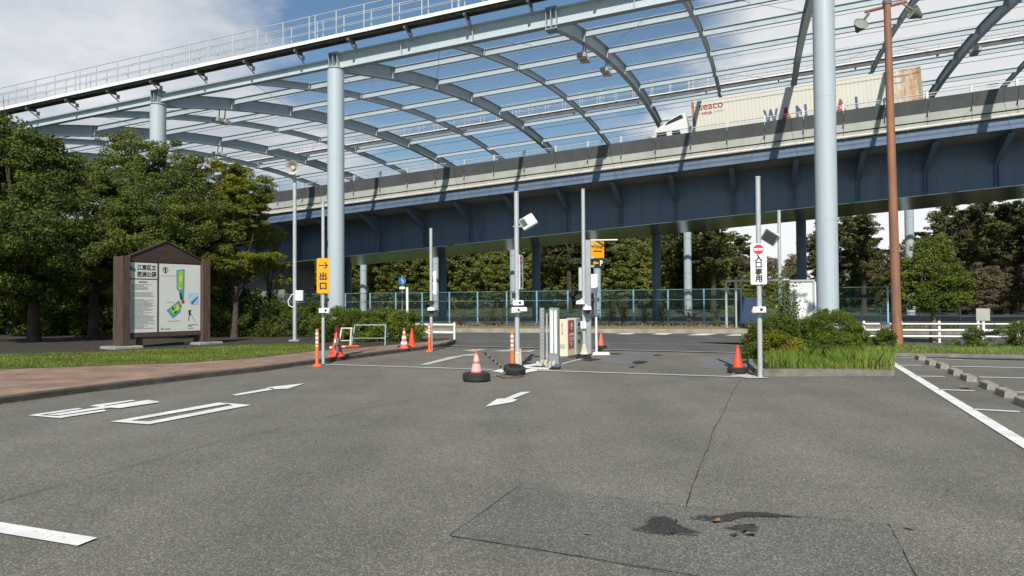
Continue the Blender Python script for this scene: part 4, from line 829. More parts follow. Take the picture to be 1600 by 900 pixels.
# --- island equipment
def lane_pt(px, py, z=.15): return G(px, py, z)
p = lane_pt(848, 566); h = top_z(848, 481, p)-.15
t = thing('barrier_stub', 'narrow punched steel channel post at the near end of the traffic island', 'post', p, LANE)
b = MB(); b.box(-.05, .05, 0, .015, .012, h); b.box(-.05, -.038, -.05, -.001, .012, h); b.box(.038, .05, -.05, -.001, .012, h); ch = b.build('channel', M_['steel_grey'], t)
b = MB()
for i in range(14): b.box(-.014, .014, -.004, -.001, .08+i*h/15, .08+i*h/15+.05)
b.build('slot', M_['steel_dark'], ch); b = MB(); b.box(-.14, .14, -.1, .1, 0, .012); b.build('base_plate', M_['galv'], t); b = MB(); b.tube([(.12, -.02, .012), (.12, -.02, h*.9)], .02, 8); b.build('conduit', M_['galv_l'], t)
p = lane_pt(865, 568.5); h = top_z(865, 481, p)-.15
t = thing('barrier_post', 'short steel post with two pale strips standing beside the cream pay machine', 'post', p, LANE)
b = MB(); b.bbox(-.115, .115, 0, .14, .2, h, .015); bo = b.build('post_body', M_['galv'], t); b = MB(); b.box(-.075, -.01, -.012, -.001, .25, h-.06); b.box(.03, .085, -.012, -.001, .25, h-.06); b.build('front_strip', M_['white_metal'], bo); b = MB(); b.box(-.14, .14, -.03, .18, 0, .012); b.bbox(-.125, .125, -.006, .15, .012, .2, .02); b.build('base_plate', M_['galv'], t)
b = MB()
for i in range(5): b.tube([(-.22+i*.1, -.22+.03*(i % 2), 0), (-.22+i*.1+.02, -.2, .08+.02*(i % 3))], .032, 7)
o = b.build('sand_bag', M_['sack'], None, True); o.location = lane_pt(858, 569.3).tolist(); o.rotation_euler = (0, 0, LANE); tag(o, 'slumped cream sandbags at the foot of the short post with two pale strips', 'sandbags')
p = lane_pt(887, 556.5); h = top_z(880, 499, p)-.15; wx = 15.5*p[1]/F/math.cos(LANE)
t = thing('pay_machine', 'cream parking pay cabinet with a maroon side panel on the traffic island', 'pay machine', p, LANE)
L1, L2 = .62, 1.15
b = MB(); b.bbox(-wx, 0, 0, L1, 0, h, .02); bo = b.build('cabinet', M_['cream'], t); b = MB(); b.box(.001, .012, .06, L1-.09, .2, h-.03); pn = b.build('side_panel', M_['maroon'], bo)
ex3, ey3 = (0, 1, 0), (0, 0, 1); xx = .0145; yc = .31
b = MB(); n = 20; zc = h*.80
b.add([(xx, yc-.085, zc+.02), (xx, yc, zc+.12), (xx, yc+.085, zc+.02), (xx, yc+.06, zc+.02), (xx, yc+.06, zc-.09), (xx, yc-.06, zc-.09), (xx, yc-.06, zc+.02), (xx, yc-.03, zc+.0), (xx, yc+.03, zc), (xx, yc+.03, zc-.06), (xx, yc-.03, zc-.06)], [(0, 6, 3, 2, 1), (6, 5, 10, 7), (5, 4, 9, 10), (4, 3, 8, 9), (3, 6, 7, 8)])
b.box(xx-.001, xx, yc-.08, yc+.08, zc-.18, zc-.165)
b.text('営業中', (xx, yc, h*.46), ex3, ey3, .14, .01)
for i in range(7): b.box(xx-.001, xx, yc-.19+i*.055, yc-.19+i*.055+.04, h*.55, h*.55+.06)
for i in range(6): b.box(xx-.001, xx, yc-.18+i*.055, yc-.18+i*.055+.035, h*.34, h*.34+.03)
for i in range(3): b.box(xx-.001, xx, yc-.08+i*.055, yc-.08+i*.055+.035, h*.285, h*.285+.03)
b.build('panel_print', M_['reflect'], pn)
b = MB(); b.tube([(-wx*.5, -.03, h*.6), (-wx*.5, -.03, h*.88)], .008, 5); b.box(-wx*.53, -wx*.47, -.03, -.001, h*.6, h*.62); b.box(-wx*.53, -wx*.47, -.03, -.001, h*.86, h*.88); b.build('door_handle', M_['sign_dark'], bo)
b = MB()
for i in range(5): b.box(-wx*.75, -wx*.25, -.004, -.001, .2+i*.025, .212+i*.025)
b.build('vent_slot', M_['greyprint'], bo)
t = thing('ticket_machine', 'grey ticket machine with a blue sticker directly behind the cream cabinet', 'ticket machine', p, LANE)
b = MB(); b.bbox(-wx*.95, .02, L1+.06, L2+.06, 0, h+.02, .02); bo = b.build('cabinet', M_['cab_grey'], t)
b = MB(); b.box(.021, .027, L1+.15, L1+.45, h*.72, h*.93); b.build('sticker', M_['paleblueprint'], bo); b = MB(); b.box(.0275, .029, L1+.19, L1+.41, h*.79, h*.88); b.build('sticker_print', M_['blueprint'], bo)
b = MB(); b.box(.021, .04, L1+.18, L1+.42, h*.6, h*.615); b.box(.021, .05, L1+.2, L1+.36, h*.36, h*.4); b.build('ticket_slot', M_['sign_dark'], bo)
# camera pole on the island
p = lane_pt(913, 553.2); h = top_z(909, 297, p)-.15
t = thing('camera_pole', 'tall thin grey pole with two white dome cameras on the traffic island', 'camera pole', p, face_cam(p)); pole_mesh(h, .052, M_['galv_l'], parent=t)
dome_camera(t, -.1, -.12, top_z(909, 475, p)-.15, .12); dome_camera(t, .09, -.16, top_z(909, 484, p)-.15, .12)
b = MB(); b.obox((-.16, -.08, top_z(909, 468, p)-.15), (.12, 0, .03), (0, .1, 0), (-.03, 0, .12)); b.build('infrared_lamp', M_['sign_dark'], t)
b = MB(); b.bbox(-.1, .06, -.13, -.04, .72, .92, .015); b.build('switch_box', M_['white_metal'], t); b = MB(); b.lathe([(.13, 0), (.10, .08), (.065, .2), (.055, .28)], n=12); b.build('foot_sleeve', M_['sack'], t, True)
# parking sign post
p = lane_pt(918.5, 552.5); h = top_z(918.5, 375, p)-.15
t = thing('parking_sign_post', 'thick steel post carrying a yellow and black parking sign on the traffic island', 'sign', p, face_cam(p))
b = MB(); b.bbox(-.105, .105, -.09, .09, 0, h, .015); b.build('pole', M_['galv'], t)
A2 = R(38); ca, sa = math.cos(A2), math.sin(A2); ex2 = np.array((ca, sa, 0)); nn = np.array((sa, -ca, 0)); o = np.array((.12, -.10, 0)); zt, zm, zb = [top_z(918, y, p)-.15 for y in (377, 403, 419)]
wS = .46
b = MB(); b.obox(o+(0, 0, zm), ex2*wS, -nn*.06, (0, 0, zt-zm)); sp = b.build('sign_panel', M_['sign_y'], t)
b = MB(); b.text('Times', o+ex2*wS/2+nn*.003+np.array((0, 0, zt-.15)), ex2, EZ, .155, .02); b.sheet([o+nn*.003+ex2*x+np.array((0, 0, zt-.30+z)) for x, z in ((.08, 0), (.38, 0), (.38, .035), (.08, .035))]); b.build('lettering', M_['brownprint'], sp)
b = MB(); b.obox(o+(0, 0, zb), ex2*wS, -nn*.06, (0, 0, zm-zb-.01)); sp = b.build('arrow_panel', M_['sign_dark'], t)
b = MB(); cA = o+ex2*.15+nn*.003+np.array((0, 0, (zm+zb)/2)); b.sheet([cA+ex2*x+np.array((0, 0, z)) for x, z in ((-.1, 0), (-.02, -.07), (-.02, -.025), (.1, -.025), (.1, .025), (-.02, .025), (-.02, .07))]); b.build('arrow', M_['sign_y'], sp)
b = MB(); b.text('P', o+ex2*.36+nn*.003+np.array((0, 0, (zm+zb)/2)), ex2, EZ, .22, .03); b.build('lettering', M_['sign_w'], sp)
b = MB()
for z in (zt-.1, zm, zb+.05): b.box(.1, .2, -.12, -.08, z-.03, z+.03)
b.build('clamp', M_['galv'], t)
b = MB(); b.box(.1, .86, -.03, .03, h-.02, h+.01); b.build('lamp_arm', M_['white_metal'], t)
b = MB(); b.box(-.24, -.112, .0, .02, top_z(918, 454, p)-.15, top_z(918, 418, p)-.15); b.build('rear_plate', M_['galv_l'], t)
# box on a thin white pole
p = G(932, 554); h = top_z(932, 457, p)
t = thing('control_box_pole', 'thin white pole with a cream control box at the end of the traffic island', 'control box', p, face_cam(p)); pole_mesh(h, .035, M_['white_metal'], parent=t)
b = MB(); b.bbox(-.16, .06, -.12, .1, h-.02, h+.56, .02); bo = b.build('control_box', M_['white_metal'], t); b = MB(); b.box(.0615, .07, -.07, .05, h+.1, h+.45); b.build('box_window', M_['screen'], bo); b = MB(); b.bbox(-.25, .4, -.22, .2, 0, .07, .02); b.build('foot_block', M_['white_metal'], t)
# --- entrance-only sign post
p = G(1188, 590.5); h = top_z(1184, 278, p)
t = thing('entrance_sign_post', 'tall steel post with the white entrance-only sign beside the planted bed', 'sign', p, face_cam(p)); pole_mesh(h, .05, M_['galv_l'], parent=t)
k = p[1]/F; z1, z0 = top_z(1185, 381, p), top_z(1185, 444.5, p); H = z1-z0; s = 12*k
b = MB(); slab(b, -s-.005, s-.005, z0, z1, -.08, -.062, .03); sp = b.build('sign_panel', M_['sign_w'], t)
b = MB()
for i, ch in enumerate('入口専用'): b.heavy(ch, (-.005, -.083, z1-H*(.355+.168*i)), EX, EZ, .15, .022 if ch == '専' else .028)
b.build('lettering', M_['black'], sp)
b = MB(); b.lathe([(0, -.084), (.104, -.084), (.104, -.081)], (-.005, 0, z1-H*.143), 32, 'y'); b.build('no_entry_roundel', M_['sign_red'], sp)
b = MB(); b.box(-.09, .08, -.0855, -.0845, z1-H*.143-.022, z1-H*.143+.022); b.build('roundel_bar', M_['sign_w'], sp)
camera_box(t, top_z(1185, 483.5, p), .0, -.11); b = MB(); b.lathe([(.05, .05), (.06, 0), (.05, -.04), (0, -.06)], (-.1, -.12, top_z(1185, 486, p)), 12); b.build('camera_dome', M_['sign_w'], t, True)
# --- floodlight pole in the bed
p = P(1219, 480, 22.0); p[2] = .1; h = top_z(1218, 330, p)-.1
t = thing('floodlight_post', 'grey post rising out of the planted bed with a flat floodlight tilted to the left', 'floodlight post', p, face_cam(p)); pole_mesh(h, .05, M_['galv_l'], parent=t)
flood(t, top_z(1218, 377, p)-.1, math.pi+R(34), -.08, R(-138), w=.5, l=.45)
# --- white stake behind the hedge, blue sign behind the fence
p = P(636.5, 500, 29); p[2] = .1
t = thing('white_stake', 'thin white pole rising out of the right end of the hedge', 'pole', p); pole_mesh(top_z(636.5, 450, p)-.1, .05, M_['white_metal'], parent=t)
p = P(628.5, 480, 52); p[2] = 0; zc = top_z(628, 439, p)
t = thing('road_sign_post', 'round blue road sign with a small white plate behind the fence', 'sign', p, face_cam(p)); b = MB(); b.tube([(0, .05, 0), (0, .05, zc+.4)], .035, 8); b.build('pole', M_['steel_grey'], t)
b = MB(); b.lathe([(0, -.02), (.27, -.02), (.27, .02)], (0, 0, zc), 28, 'y'); sp = b.build('sign_disc', mat('sign_blue', (.02, .16, .50), .4, 0, .05), t); b = MB(); b.box(-.05, .0, -.026, -.022, zc-.02, zc+.18); b.box(.04, .09, -.026, -.022, zc-.17, zc+.05); b.build('pictogram', M_['sign_w'], sp)
b = MB(); b.box(-.2, .2, -.02, .02, zc-.58, zc-.40); b.build('supplementary_plate', M_['sign_w'], t)
# --- guard rails
def guard_rail(pa, pb, h, n, label, rails=3, m=M_['white_rail'], group=None, zr_=None):
    L = np.linalg.norm(pb-pa); t = thing('guard_rail', label, 'guard rail', pa, math.atan2(pb[1]-pa[1], pb[0]-pa[0]), group)
    for i in range(n): b = MB(); x = L*i/max(1, n-1); b.tube([(x, 0, 0), (x, 0, h+.04)], .05, 10); b.tube([(x, 0, h+.04), (x, 0, h+.07)], .04, 10); b.build('post', m, t, True)
    b = MB()
    for k in range(rails): z = h*(1-k*(.30 if rails == 3 else .45)); b.tube([(0, -.07, z-.04), (L, -.07, z-.04)], .032 if rails > 2 else .05, 8)
    b.build('rail', m, t, True)
guard_rail(G(640, 531.5), G(710, 533), .72, 3, 'short white guard rail behind the pole at the end of the hedge', 2)
ga, gb = P(1350, 530, 27.0), P(1720, 530, 25.2); ga[2] = gb[2] = .05
guard_rail(ga, gb, .74, 7, 'white three-rail guard rail beyond the parking bays on the right')
ga, gb = P(560, 500, 66), P(1150, 500, 58); ga[2] = gb[2] = .2
guard_rail(ga, gb, .75, 14, 'long white guard rail seen through the green fence under the elevated road', group=None)
ga, gb = P(1290, 500, 54), P(1500, 500, 50); ga[2] = gb[2] = .2
guard_rail(ga, gb, .8, 8, 'grey pipe rail seen under the tree at the right end of the fence', m=M_['galv'])
# --- green fence
FA = np.array((-3.84, 48.0, .2)); FD = np.array((15.64, -6.5, 0)); FD = FD/np.linalg.norm(FD)
def fence(s0, s1, label, h=2.1):
    a = FA+FD*s0; L = s1-s0; t = thing('fence', label, 'fence', a, math.atan2(FD[1], FD[0])); n = int(round(L/2.0))
    for i in range(n+1): b = MB(); x = L*i/n; b.tube([(x, 0, 0), (x, 0, h+.03)], .052, 8); b.build('post', M_['teal_post'], t, True)
    b = MB()
    for z in (h, h*.72, .08): b.tube([(0, .05, z), (L, .05, z)], .028, 6)
    b.build('rail', M_['teal_rail'], t); b = MB(); b.sheet([(0, .09, .02), (L, .09, .02), (L, .09, h), (0, .09, h)]); b.build('mesh_panel', M_['fence_net'], t)
    b = MB(); b.box(0, L, .02, .2, -.15, .06); b.build('footing', M_['conc'], t)
def s_of(px):
    r = ray(px, 470); k = r[0]/r[1]; return (k*FA[1]-FA[0])/(FD[0]-k*FD[1])
fence(s_of(330), s_of(1158), 'long green mesh fence with light blue posts along the far side of the street')
fence(s_of(1296), s_of(1387), 'short piece of green mesh fence between the wide column and the rusty pole')
# --- pipe gate and white corrugated container shed beside the fence
pa, pb = P(1135, 480, 39.5), P(1274, 480, 37.5); pa[2] = pb[2] = .2; L = np.linalg.norm(pb-pa); zt = top_z(1200, 438, (pa+pb)/2)-.2
t = thing('pipe_gate', 'tall grey pipe gate frame with a white corrugated panel behind the planted bed', 'gate', pa, math.atan2(pb[1]-pa[1], pb[0]-pa[0]))
b = MB(); b.tube([(0, 0, 0), (0, 0, zt), (L*.72, 0, zt)], .075, 8); b.tube([(.5, .02, 0), (.5, .02, zt-.1)], .05, 8); b.tube([(L*.62, 0, 0), (L*.62, 0, zt)], .06, 8); b.build('frame', M_['galv_l'], t, True)
b = MB(); x = L*.735; i = 0
while x < L-.12: b.box(x, x+.2, .0, .03, .45, zt-.12); b.box(x+.2, x+.26, .02, .05, .45, zt-.12); x += .26
b.build('corrugated_panel', M_['white_metal'], t); b = MB(); b.box(L*.72, L, -.06, .06, zt-.1, zt); b.box(L-.1, L, -.06, .06, 0, zt-.101); b.box(L*.72, L*.72+.08, -.06, .06, 0, zt-.101); b.box(L*.735, L-.101, -.05, .06, .35, .44); b.build('panel_frame', M_['galv_l'], t)
b = MB(); n = 20; b.tube([(L*.635+.17*math.cos(2*math.pi*k/n), 0, zt+.12+.17*math.sin(2*math.pi*k/n)) for k in range(n+1)], .04, 6); b.build('hook_ring', M_['sack'], t, True)
p = P(1172, 500, 46); p[2] = .2; b = MB(); b.bbox(-.9, .9, -.05, .05, .0, 1.65, .02); o = b.build('sheeted_panel', M_['sheet_blue']); o.location = p.tolist(); tag(o, 'dark blue sheeted panel standing behind the fence left of the entrance-only sign', 'panel')
# --- small white sign at the right rail
p = G(1537, 541.5); t = thing('small_sign_post', 'small plain white sign on a white post beside the right guard rail', 'sign', p, face_cam(p)); zt = top_z(1537, 482, p); zb = top_z(1537, 501, p)
b = MB(); b.tube([(0, 0, 0), (0, 0, zt)], .05, 10); b.build('pole', M_['white_metal'], t, True); b = MB(); slab(b, -.2, .2, zb, zt, -.07, -.055, .02); sp = b.build('sign_panel', M_['cab_grey'], t)
# --- wheel stops
b = MB(); prof = [(0, 0), (.19, 0), (.175, .1), (.16, .115), (.03, .115), (.015, .1)]
dd = np.array(G(1383, 561)-G(1592, 690)); ang = math.atan2(dd[1], dd[0])
first = None
wl_ = ['farthest small concrete wheel stop, at the verge', 'second concrete wheel stop from the verge', 'third concrete wheel stop from the verge', 'fourth concrete wheel stop from the verge', 'fifth concrete wheel stop from the verge', 'sixth concrete wheel stop from the verge', 'seventh concrete wheel stop from the verge, last whole one', 'nearest concrete wheel stop, cut by the right edge of the photo']
for (x, y), lb in zip(((1441, 563.5), (1458, 571.5), (1476, 577), (1497, 587), (1518, 597), (1551, 610), (1579, 622.5), (1612, 639)), wl_):
    p = G(x, y)
    if first is None:
        b = MB(); b.prism([(a-.1, c) for a, c in prof], 0, .6, 'x'); 
        first = b.build('wheel_stop', mat('wheel_stop_concrete', (.27, .25, .21), .9, 0, .3, 6, .5, 40)); o = first
    else: o = first.copy(); C.objects.link(o)
    o.location = (p[0], p[1], .003); o.rotation_euler = (0, 0, ang); tag(o, lb, 'wheel stop', 'concrete wheel stops in the parking bays')
# --- rusty floodlight mast
p = G(1402, 541); h = top_z(1388, 6, p)
t = thing('floodlight_mast', 'tall rusty brown mast with two round floodlights on a crossbar', 'floodlight mast', p, face_cam(p)); t.rotation_euler = (0, -.012, face_cam(p))
b = MB(); b.tube([(0, 0, 0), (0, 0, .75), (0, 0, .76), (0, 0, h)], [.19, .19, .165, .115], 16); b.build('mast', M_['rust'], t, True)
b = MB(); b.tube([(-.72, 0, h-.12), (.62, .1, h+.02)], .06, 8); b.build('crossbar', M_['rust'], t, True)
for sx, yaw, nm in ((-1, .5, 'a'), (1, -1.1, 'b')):
    x = -.6 if sx < 0 else .5; hz = h-.1 if sx < 0 else h+.0
    b = MB(); m = Matrix.Translation((x-.28 if sx < 0 else x+.36, -.1, hz-.52)) @ Matrix.Rotation(yaw, 4, 'Z') @ Matrix.Rotation(R(-28), 4, 'X') @ Matrix.Scale(.85, 4)
    tt = MB(); tt.lathe([(0, .32), (.09, .3), (.12, .2), (.2, .08), (.29, -.1), (.3, -.13), (.285, -.12), (.18, .06), (.0, .1)], (0, 0, 0), 24, 'y'); b.add([tuple(m @ Vector(q_)) for q_ in np.concatenate(tt.v)], tt.f); sh = b.build('lamp_shade', M_['lamp_body'], t, True)
    b = MB(); tt = MB(); tt.lathe([(0, -.09), (.275, -.1), (.28, -.095)], (0, 0, 0), 24, 'y'); b.add([tuple(m @ Vector(q_)) for q_ in np.concatenate(tt.v)], tt.f); b.build('lamp_glass', M_['lamp_glass'], sh, True)
    b = MB(); c0 = m @ Vector((0, .2, .1)); b.tube([(x, 0, hz), (x, -.02, hz-.1), tuple(c0)], .03, 6); b.tube([(x+.05, 0, hz-.1), (x+.1*sx, 0, hz-.3), tuple(m @ Vector((.1, .2, -.1)))], .018, 5); b.build('lamp_bracket', M_['lamp_body'], t)
b = MB(); b.lathe([(.0, .3), (.1, .28), (.16, .1), (.14, 0)], (0, 0, h), 10); b.build('mast_cap', M_['lamp_body'], t)
# --- floodlights that hang from the ribs of the roof
def rib_light(u, pp, label):
    q_ = B0+Uv*u+Nv*pp; z = zr(pp)+GRAD*u-.36
    t = thing('rib_floodlight', label, 'floodlight', (q_[0], q_[1], z), U_ROT, None)
    for s in (-1, 1):
        b = MB(); b.tube([(0, s*.22, 0), (-.05, s*.22, -.5)], .035, 6); b.build('hanger', M_['steel_grey'], t)
        b = MB(); b.bbox(-.28, .16, s*.3-.24, s*.3+.24, -.72, -.5, .04); lh = b.build('lamp_housing', M_['cab_grey'], t); b = MB(); b.box(-.24, .12, s*.3-.2, s*.3+.2, -.73, -.721); b.build('lamp_lens', M_['lamp_glass'], lh)
rib_light(10, 5.6, 'pair of grey floodlights hanging from the rib nearest the middle bracket'); rib_light(10, 10.8, 'pair of floodlights farther out on the rib left of the lorry')
rib_light(-10, 4.5, 'pair of pale floodlights hanging from the rib above the trees'); rib_light(30, 22, 'pair of floodlights on the rib behind the rusty mast'); rib_light(-20, 16, 'pair of floodlights far left, just right of the second column')

# ------------------------------------------------------------------ park notice board
bp = G(190, 551, PZ); bp[2] = PZ; bdir = R(55); bp = np.array((-13.3, 25.0, PZ))
t = thing('notice_board', 'brown timber park notice board with a gabled top, white text panel and colour map', 'notice board', bp, bdir)
HB = 3.15
def post(x0, x1):
    b = MB()
    for i in range(3): a = x0+(x1-x0)*i/3; b.bbox(x0+.02*(i == 1), x1-.02*(i == 1), -.13+i*.2, -.13+i*.2+.19, 0, HB-(.0 if i != 1 else .03), .012)
    po = b.build('timber_post', M_['wood'], t)
post(-.02, .27); post(2.96, 3.28)
b = MB(); b.prism([(.27, 2.98), (2.96, 2.98), (2.96, 3.12), (1.6, 3.72), (.27, 3.14)], -.02, .1, 'y'); b.build('gable', M_['wood_dark'], t)
b = MB(); b.prism([(.22, 3.121), (.22, 3.16), (1.6, 3.775), (3.02, 3.155), (3.02, 3.11), (1.6, 3.73)], -.06, .14, 'y'); b.build('gable_capping', M_['wood_dark'], t)
b = MB(); b.box(.271, 2.959, -.01, .09, .36, .5); b.box(.271, 2.959, .03, .09, .501, 2.979); b.box(1.292, 1.338, -.012, .029, .501, 2.979); b.build('frame_board', M_['wood'], t)
yb = .0
def sheetbox(b, x0, x1, z0, z1, y): b.box(x0, x1, y-.001, y, z0, z1)
b = MB(); b.box(.28, 1.285, yb, .029, 2.40, 2.95); b.build('title_panel', M_['panel'], t)
b = MB(); b.box(.28, 1.285, yb, .029, .52, 2.36); tp = b.build('text_panel', M_['panel'], t)
b = MB(); b.box(1.345, 2.945, yb, .029, .52, 2.95); mp_ = b.build('map_panel', M_['panel'], t)
yt = -.004
b = MB(); b.heavy('江東区立', (.90, yt, 2.79), EX, EZ, .20, .015, .86); b.heavy('若洲公園', (.90, yt, 2.55), EX, EZ, .20, .015, .86); b.build('title_lettering', M_['black'], t)
b = MB(); b.prism([(.29, 2.66), (.38, 2.68), (.40, 2.86), (.35, 2.8), (.30, 2.88)], yt-.001, yt, 'y'); b.build('emblem', M_['blueprint'], t)
b = MB(); b.lathe([(0, yt-.001), (.055, yt-.001), (.055, yt)], (.43, 0, 2.71), 16, 'y'); b.lathe([(0, yt-.001), (.05, yt-.001), (.05, yt)], (.48, 0, 2.69), 16, 'y'); b.build('emblem', M_['tealprint'], t)
g = random.Random(5); b = MB(); z = 2.26
b2 = MB(); sheetbox(b2, .62, .92, 2.26, 2.30, yt); b2.build('heading_print', M_['redprint'], tp)
z = 2.18; grp = 0
while z > .62:
    if g.random() < .17: z -= .07
    x = .38; xe = g.choice((.8, .95, 1.08, 1.15, 1.2)); 
    while x < xe: w = g.uniform(.03, .10); sheetbox(b, x, min(x+w, xe), z, z+.020, yt); x += w+.012
    z -= .042
b.build('small_print', M_['greyprint'], tp)
def mpx(x, y): # crop coordinates of the photographed map panel -> board coordinates
    fx = (x-418)/(716-418); zt_ = 2.95; tl = 208+(222-208)*fx; bl_ = 716+(702-716)*fx; return (1.345+1.6*fx*(1+.10*(1-fx)), zt_-(y-tl)/(bl_-tl)*(2.95-.52))
def mpoly(name, pts, m, y): b = MB(); b.prism([mpx(*q_) for q_ in pts], y-.001, y, 'y'); b.build(name, m, mp_)
mpoly('map_print', [(533, 258), (588, 250), (592, 255), (590, 400), (586, 478), (560, 480), (552, 420), (534, 395)], M_['tealprint'], yt); mpoly('map_print', [(543, 268), (580, 262), (578, 380), (543, 386)], M_['limeprint'], yt-.002)
mpoly('map_print', [(552, 300), (572, 298), (572, 340), (556, 346)], M_['yellowprint'], yt-.003); mpoly('map_print', [(545, 386), (578, 384), (572, 400), (552, 402)], M_['yellowprint'], yt-.003)
mpoly('map_print', [(466, 556), (552, 482), (572, 520), (560, 570), (510, 616)], M_['tealprint'], yt); mpoly('map_print', [(480, 556), (550, 496), (562, 522), (550, 564), (512, 600)], M_['greenprint'], yt-.002); mpoly('map_print', [(488, 550), (520, 524), (530, 560), (508, 580)], M_['limeprint'], yt-.003); mpoly('map_print', [(520, 520), (546, 510), (556, 545), (536, 560)], M_['yellowprint'], yt-.003)
mpoly('map_print', [(500, 538), (512, 530), (520, 548), (508, 556)], M_['black'], yt-.004); mpoly('map_print', [(520, 566), (534, 560), (536, 572), (524, 580)], M_['black'], yt-.004); mpoly('map_print', [(524, 528), (530, 524), (534, 532), (528, 536)], M_['black'], yt-.004); mpoly('map_print', [(556, 420), (566, 430), (580, 470), (568, 478), (558, 455)], M_['black'], yt-.003); mpoly('map_print', [(566, 484), (590, 478), (592, 500), (574, 506)], M_['redprint'], yt-.002)
mpoly('map_print', [(618, 428), (698, 428), (700, 512), (640, 514), (618, 470)], M_['paleblueprint'], yt); mpoly('map_print', [(622, 480), (664, 440), (670, 446), (630, 490)], M_['panel'], yt-.002); mpoly('map_print', [(640, 500), (692, 452), (696, 462), (650, 510)], M_['blueprint'], yt-.002)
mpoly('map_print', [(620, 556), (644, 550), (636, 572), (648, 592), (636, 588), (626, 600)], M_['black'], yt); mpoly('map_print', [(640, 590), (645, 588), (678, 640), (672, 640)], M_['greyprint'], yt); mpoly('map_print', [(618, 600), (628, 600), (628, 632), (618, 634)], M_['greyprint'], yt)
for q_ in ([(616, 660), (694, 654), (694, 660), (616, 667)], [(616, 670), (650, 667), (650, 673), (616, 676)], [(616, 685), (660, 682), (660, 688), (616, 691)], [(432, 684), (450, 690), (450, 700), (430, 700)], [(456, 690), (490, 687), (490, 697), (456, 699)], [(476, 634), (560, 630), (560, 634), (476, 638)], [(430, 298), (528, 300), (528, 303), (430, 301)], [(470, 496), (520, 493), (520, 496), (470, 499)]): mpoly('map_print', q_, M_['greyprint'], yt)
b = MB(); cx_, cz_ = mpx(459, 256); b.lathe([(.085, yt-.001), (.105, yt-.001)], (cx_, 0, cz_), 20, 'y'); b.prism([(cx_-.06, cz_-.02), (cx_, cz_+.1), (cx_+.06, cz_-.02), (cx_+.02, cz_-.0), (cx_+.02, cz_-.12), (cx_-.02, cz_-.12), (cx_-.02, cz_)], yt-.001, yt, 'y'); b.build('compass_print', M_['black'], mp_)
for x in (.1, 3.15):
    b = MB(); b.bbox(x-.5, x+.5, -.4, .6, -.1, .09, .03); b.build('concrete_footing', M_['conc'], t)
p = bp+np.array((math.cos(bdir), math.sin(bdir), 0))*.62+np.array((-.12, .3, 0)); b = MB(); b.tube([(0, 0, 0), (0, 0, .42)], .11, 12); o = b.build('timber_stump', M_['bark_light'], None, True); o.location = p.tolist(); tag(o, 'short round timber stump under the notice board', 'stump')

# ------------------------------------------------------------------ vegetation
def leaf_quads(Pn, size, g, aspect=.5, up=.5, droop=.2, outw=None):
    n = len(Pn); a = g.normal(size=(n, 3)); a[:, 2] = a[:, 2]*.6-droop; a /= np.linalg.norm(a, axis=1)[:, None]
    nr = g.normal(size=(n, 3))*(1 if outw is None else .55); nr[:, 2] += up*(2 if outw is None else .8)
    if outw is not None: nr += outw*1.15
    nr -= a*(nr*a).sum(1)[:, None]; nr /= np.linalg.norm(nr, axis=1)[:, None]+1e-9
    s = np.cross(a, nr); L = size*g.uniform(.6, 1.3, n)[:, None]; w = L*aspect
    return np.stack([Pn-a*L*.5, Pn+s*w*.5+nr*w*.18-a*L*.05, Pn+a*L*.5, Pn-s*w*.5+nr*w*.18-a*L*.05], 1).reshape(-1, 3)
def crown_points(lobes, n_cl, per, cr, g, flat=.6, shell=.55):
    vol = np.array([l[3]*l[4]*l[5] for l in lobes])**.75; pick = g.choice(len(lobes), n_cl, p=vol/vol.sum()); Ls = np.array(lobes)[pick]
    d = g.normal(size=(n_cl, 3)); d /= np.linalg.norm(d, axis=1)[:, None]; rad = g.uniform(shell, 1.06, n_cl)**.8
    c = Ls[:, :3]+d*rad[:, None]*Ls[:, 3:6]; k = g.uniform(.55, 1.35, n_cl)*cr
    off = g.normal(size=(n_cl, per, 3)); off /= np.linalg.norm(off, axis=2)[:, :, None]; off *= g.uniform(.35, 1.0, (n_cl, per, 1))**.6; off *= np.array((1.0, 1.0, flat))
    pts = c[:, None, :]+off*k[:, None, None]; global OUTW; OUTW = (off/(np.linalg.norm(off, axis=2)[:, :, None]+1e-6)).reshape(-1, 3); return c, pts.reshape(-1, 3)
def wood_mesh(root, base_r, h, targets, g, name, m, lean=(0, 0), fork=.5, nl=14):
    b = MB(); top = np.array((lean[0], lean[1], h)); b.tube([(0, 0, -.1), (0.02, .01, .12*h), tuple(top*.5+np.array((.04, -.03, 0))), tuple(top)], [base_r*1.35, base_r, base_r*.82, base_r*.55], 10)
    for i in range(min(nl, len(targets))):
        e = np.array(targets[i]); s = top*g.uniform(fork, 1.0); mid = s*.5+e*.5+np.array((g.normal()*.15, g.normal()*.15, -.1+.15*g.uniform()))*np.linalg.norm(e-s)*.35
        r = base_r*g.uniform(.28, .5); b.tube([tuple(s), tuple(mid), tuple(e)], [r, r*.6, r*.2], 6)
        e2 = e+(e-mid)*.3+g.normal(size=3)*.25; b.tube([tuple(mid), tuple(mid*.4+e2*.6), tuple(e2)], [r*.5, r*.3, r*.12], 5)
    return b.build('trunk', m, root, True)
def tree(name, label, base, lobes, n_cl, per, cr, leaf, lm, seed, tr=.18, th=2.0, cat='tree', group=None, aspect=.5, flat=.6, bark=None, lean=(0, 0), up=.5, shell=.55, nl=14, fork=.5):
    g = np.random.default_rng(seed); t = thing(name, label, cat, base, 0, group); c, pts = crown_points(lobes, n_cl, per, cr, g, flat, shell)
    quads_mesh('crown', leaf_quads(pts, leaf, g, aspect, up, .2, OUTW), 4, lm, t); wood_mesh(t, tr, th, c[:nl], g, 'trunk', bark or M_['bark'], lean, fork, nl); return t
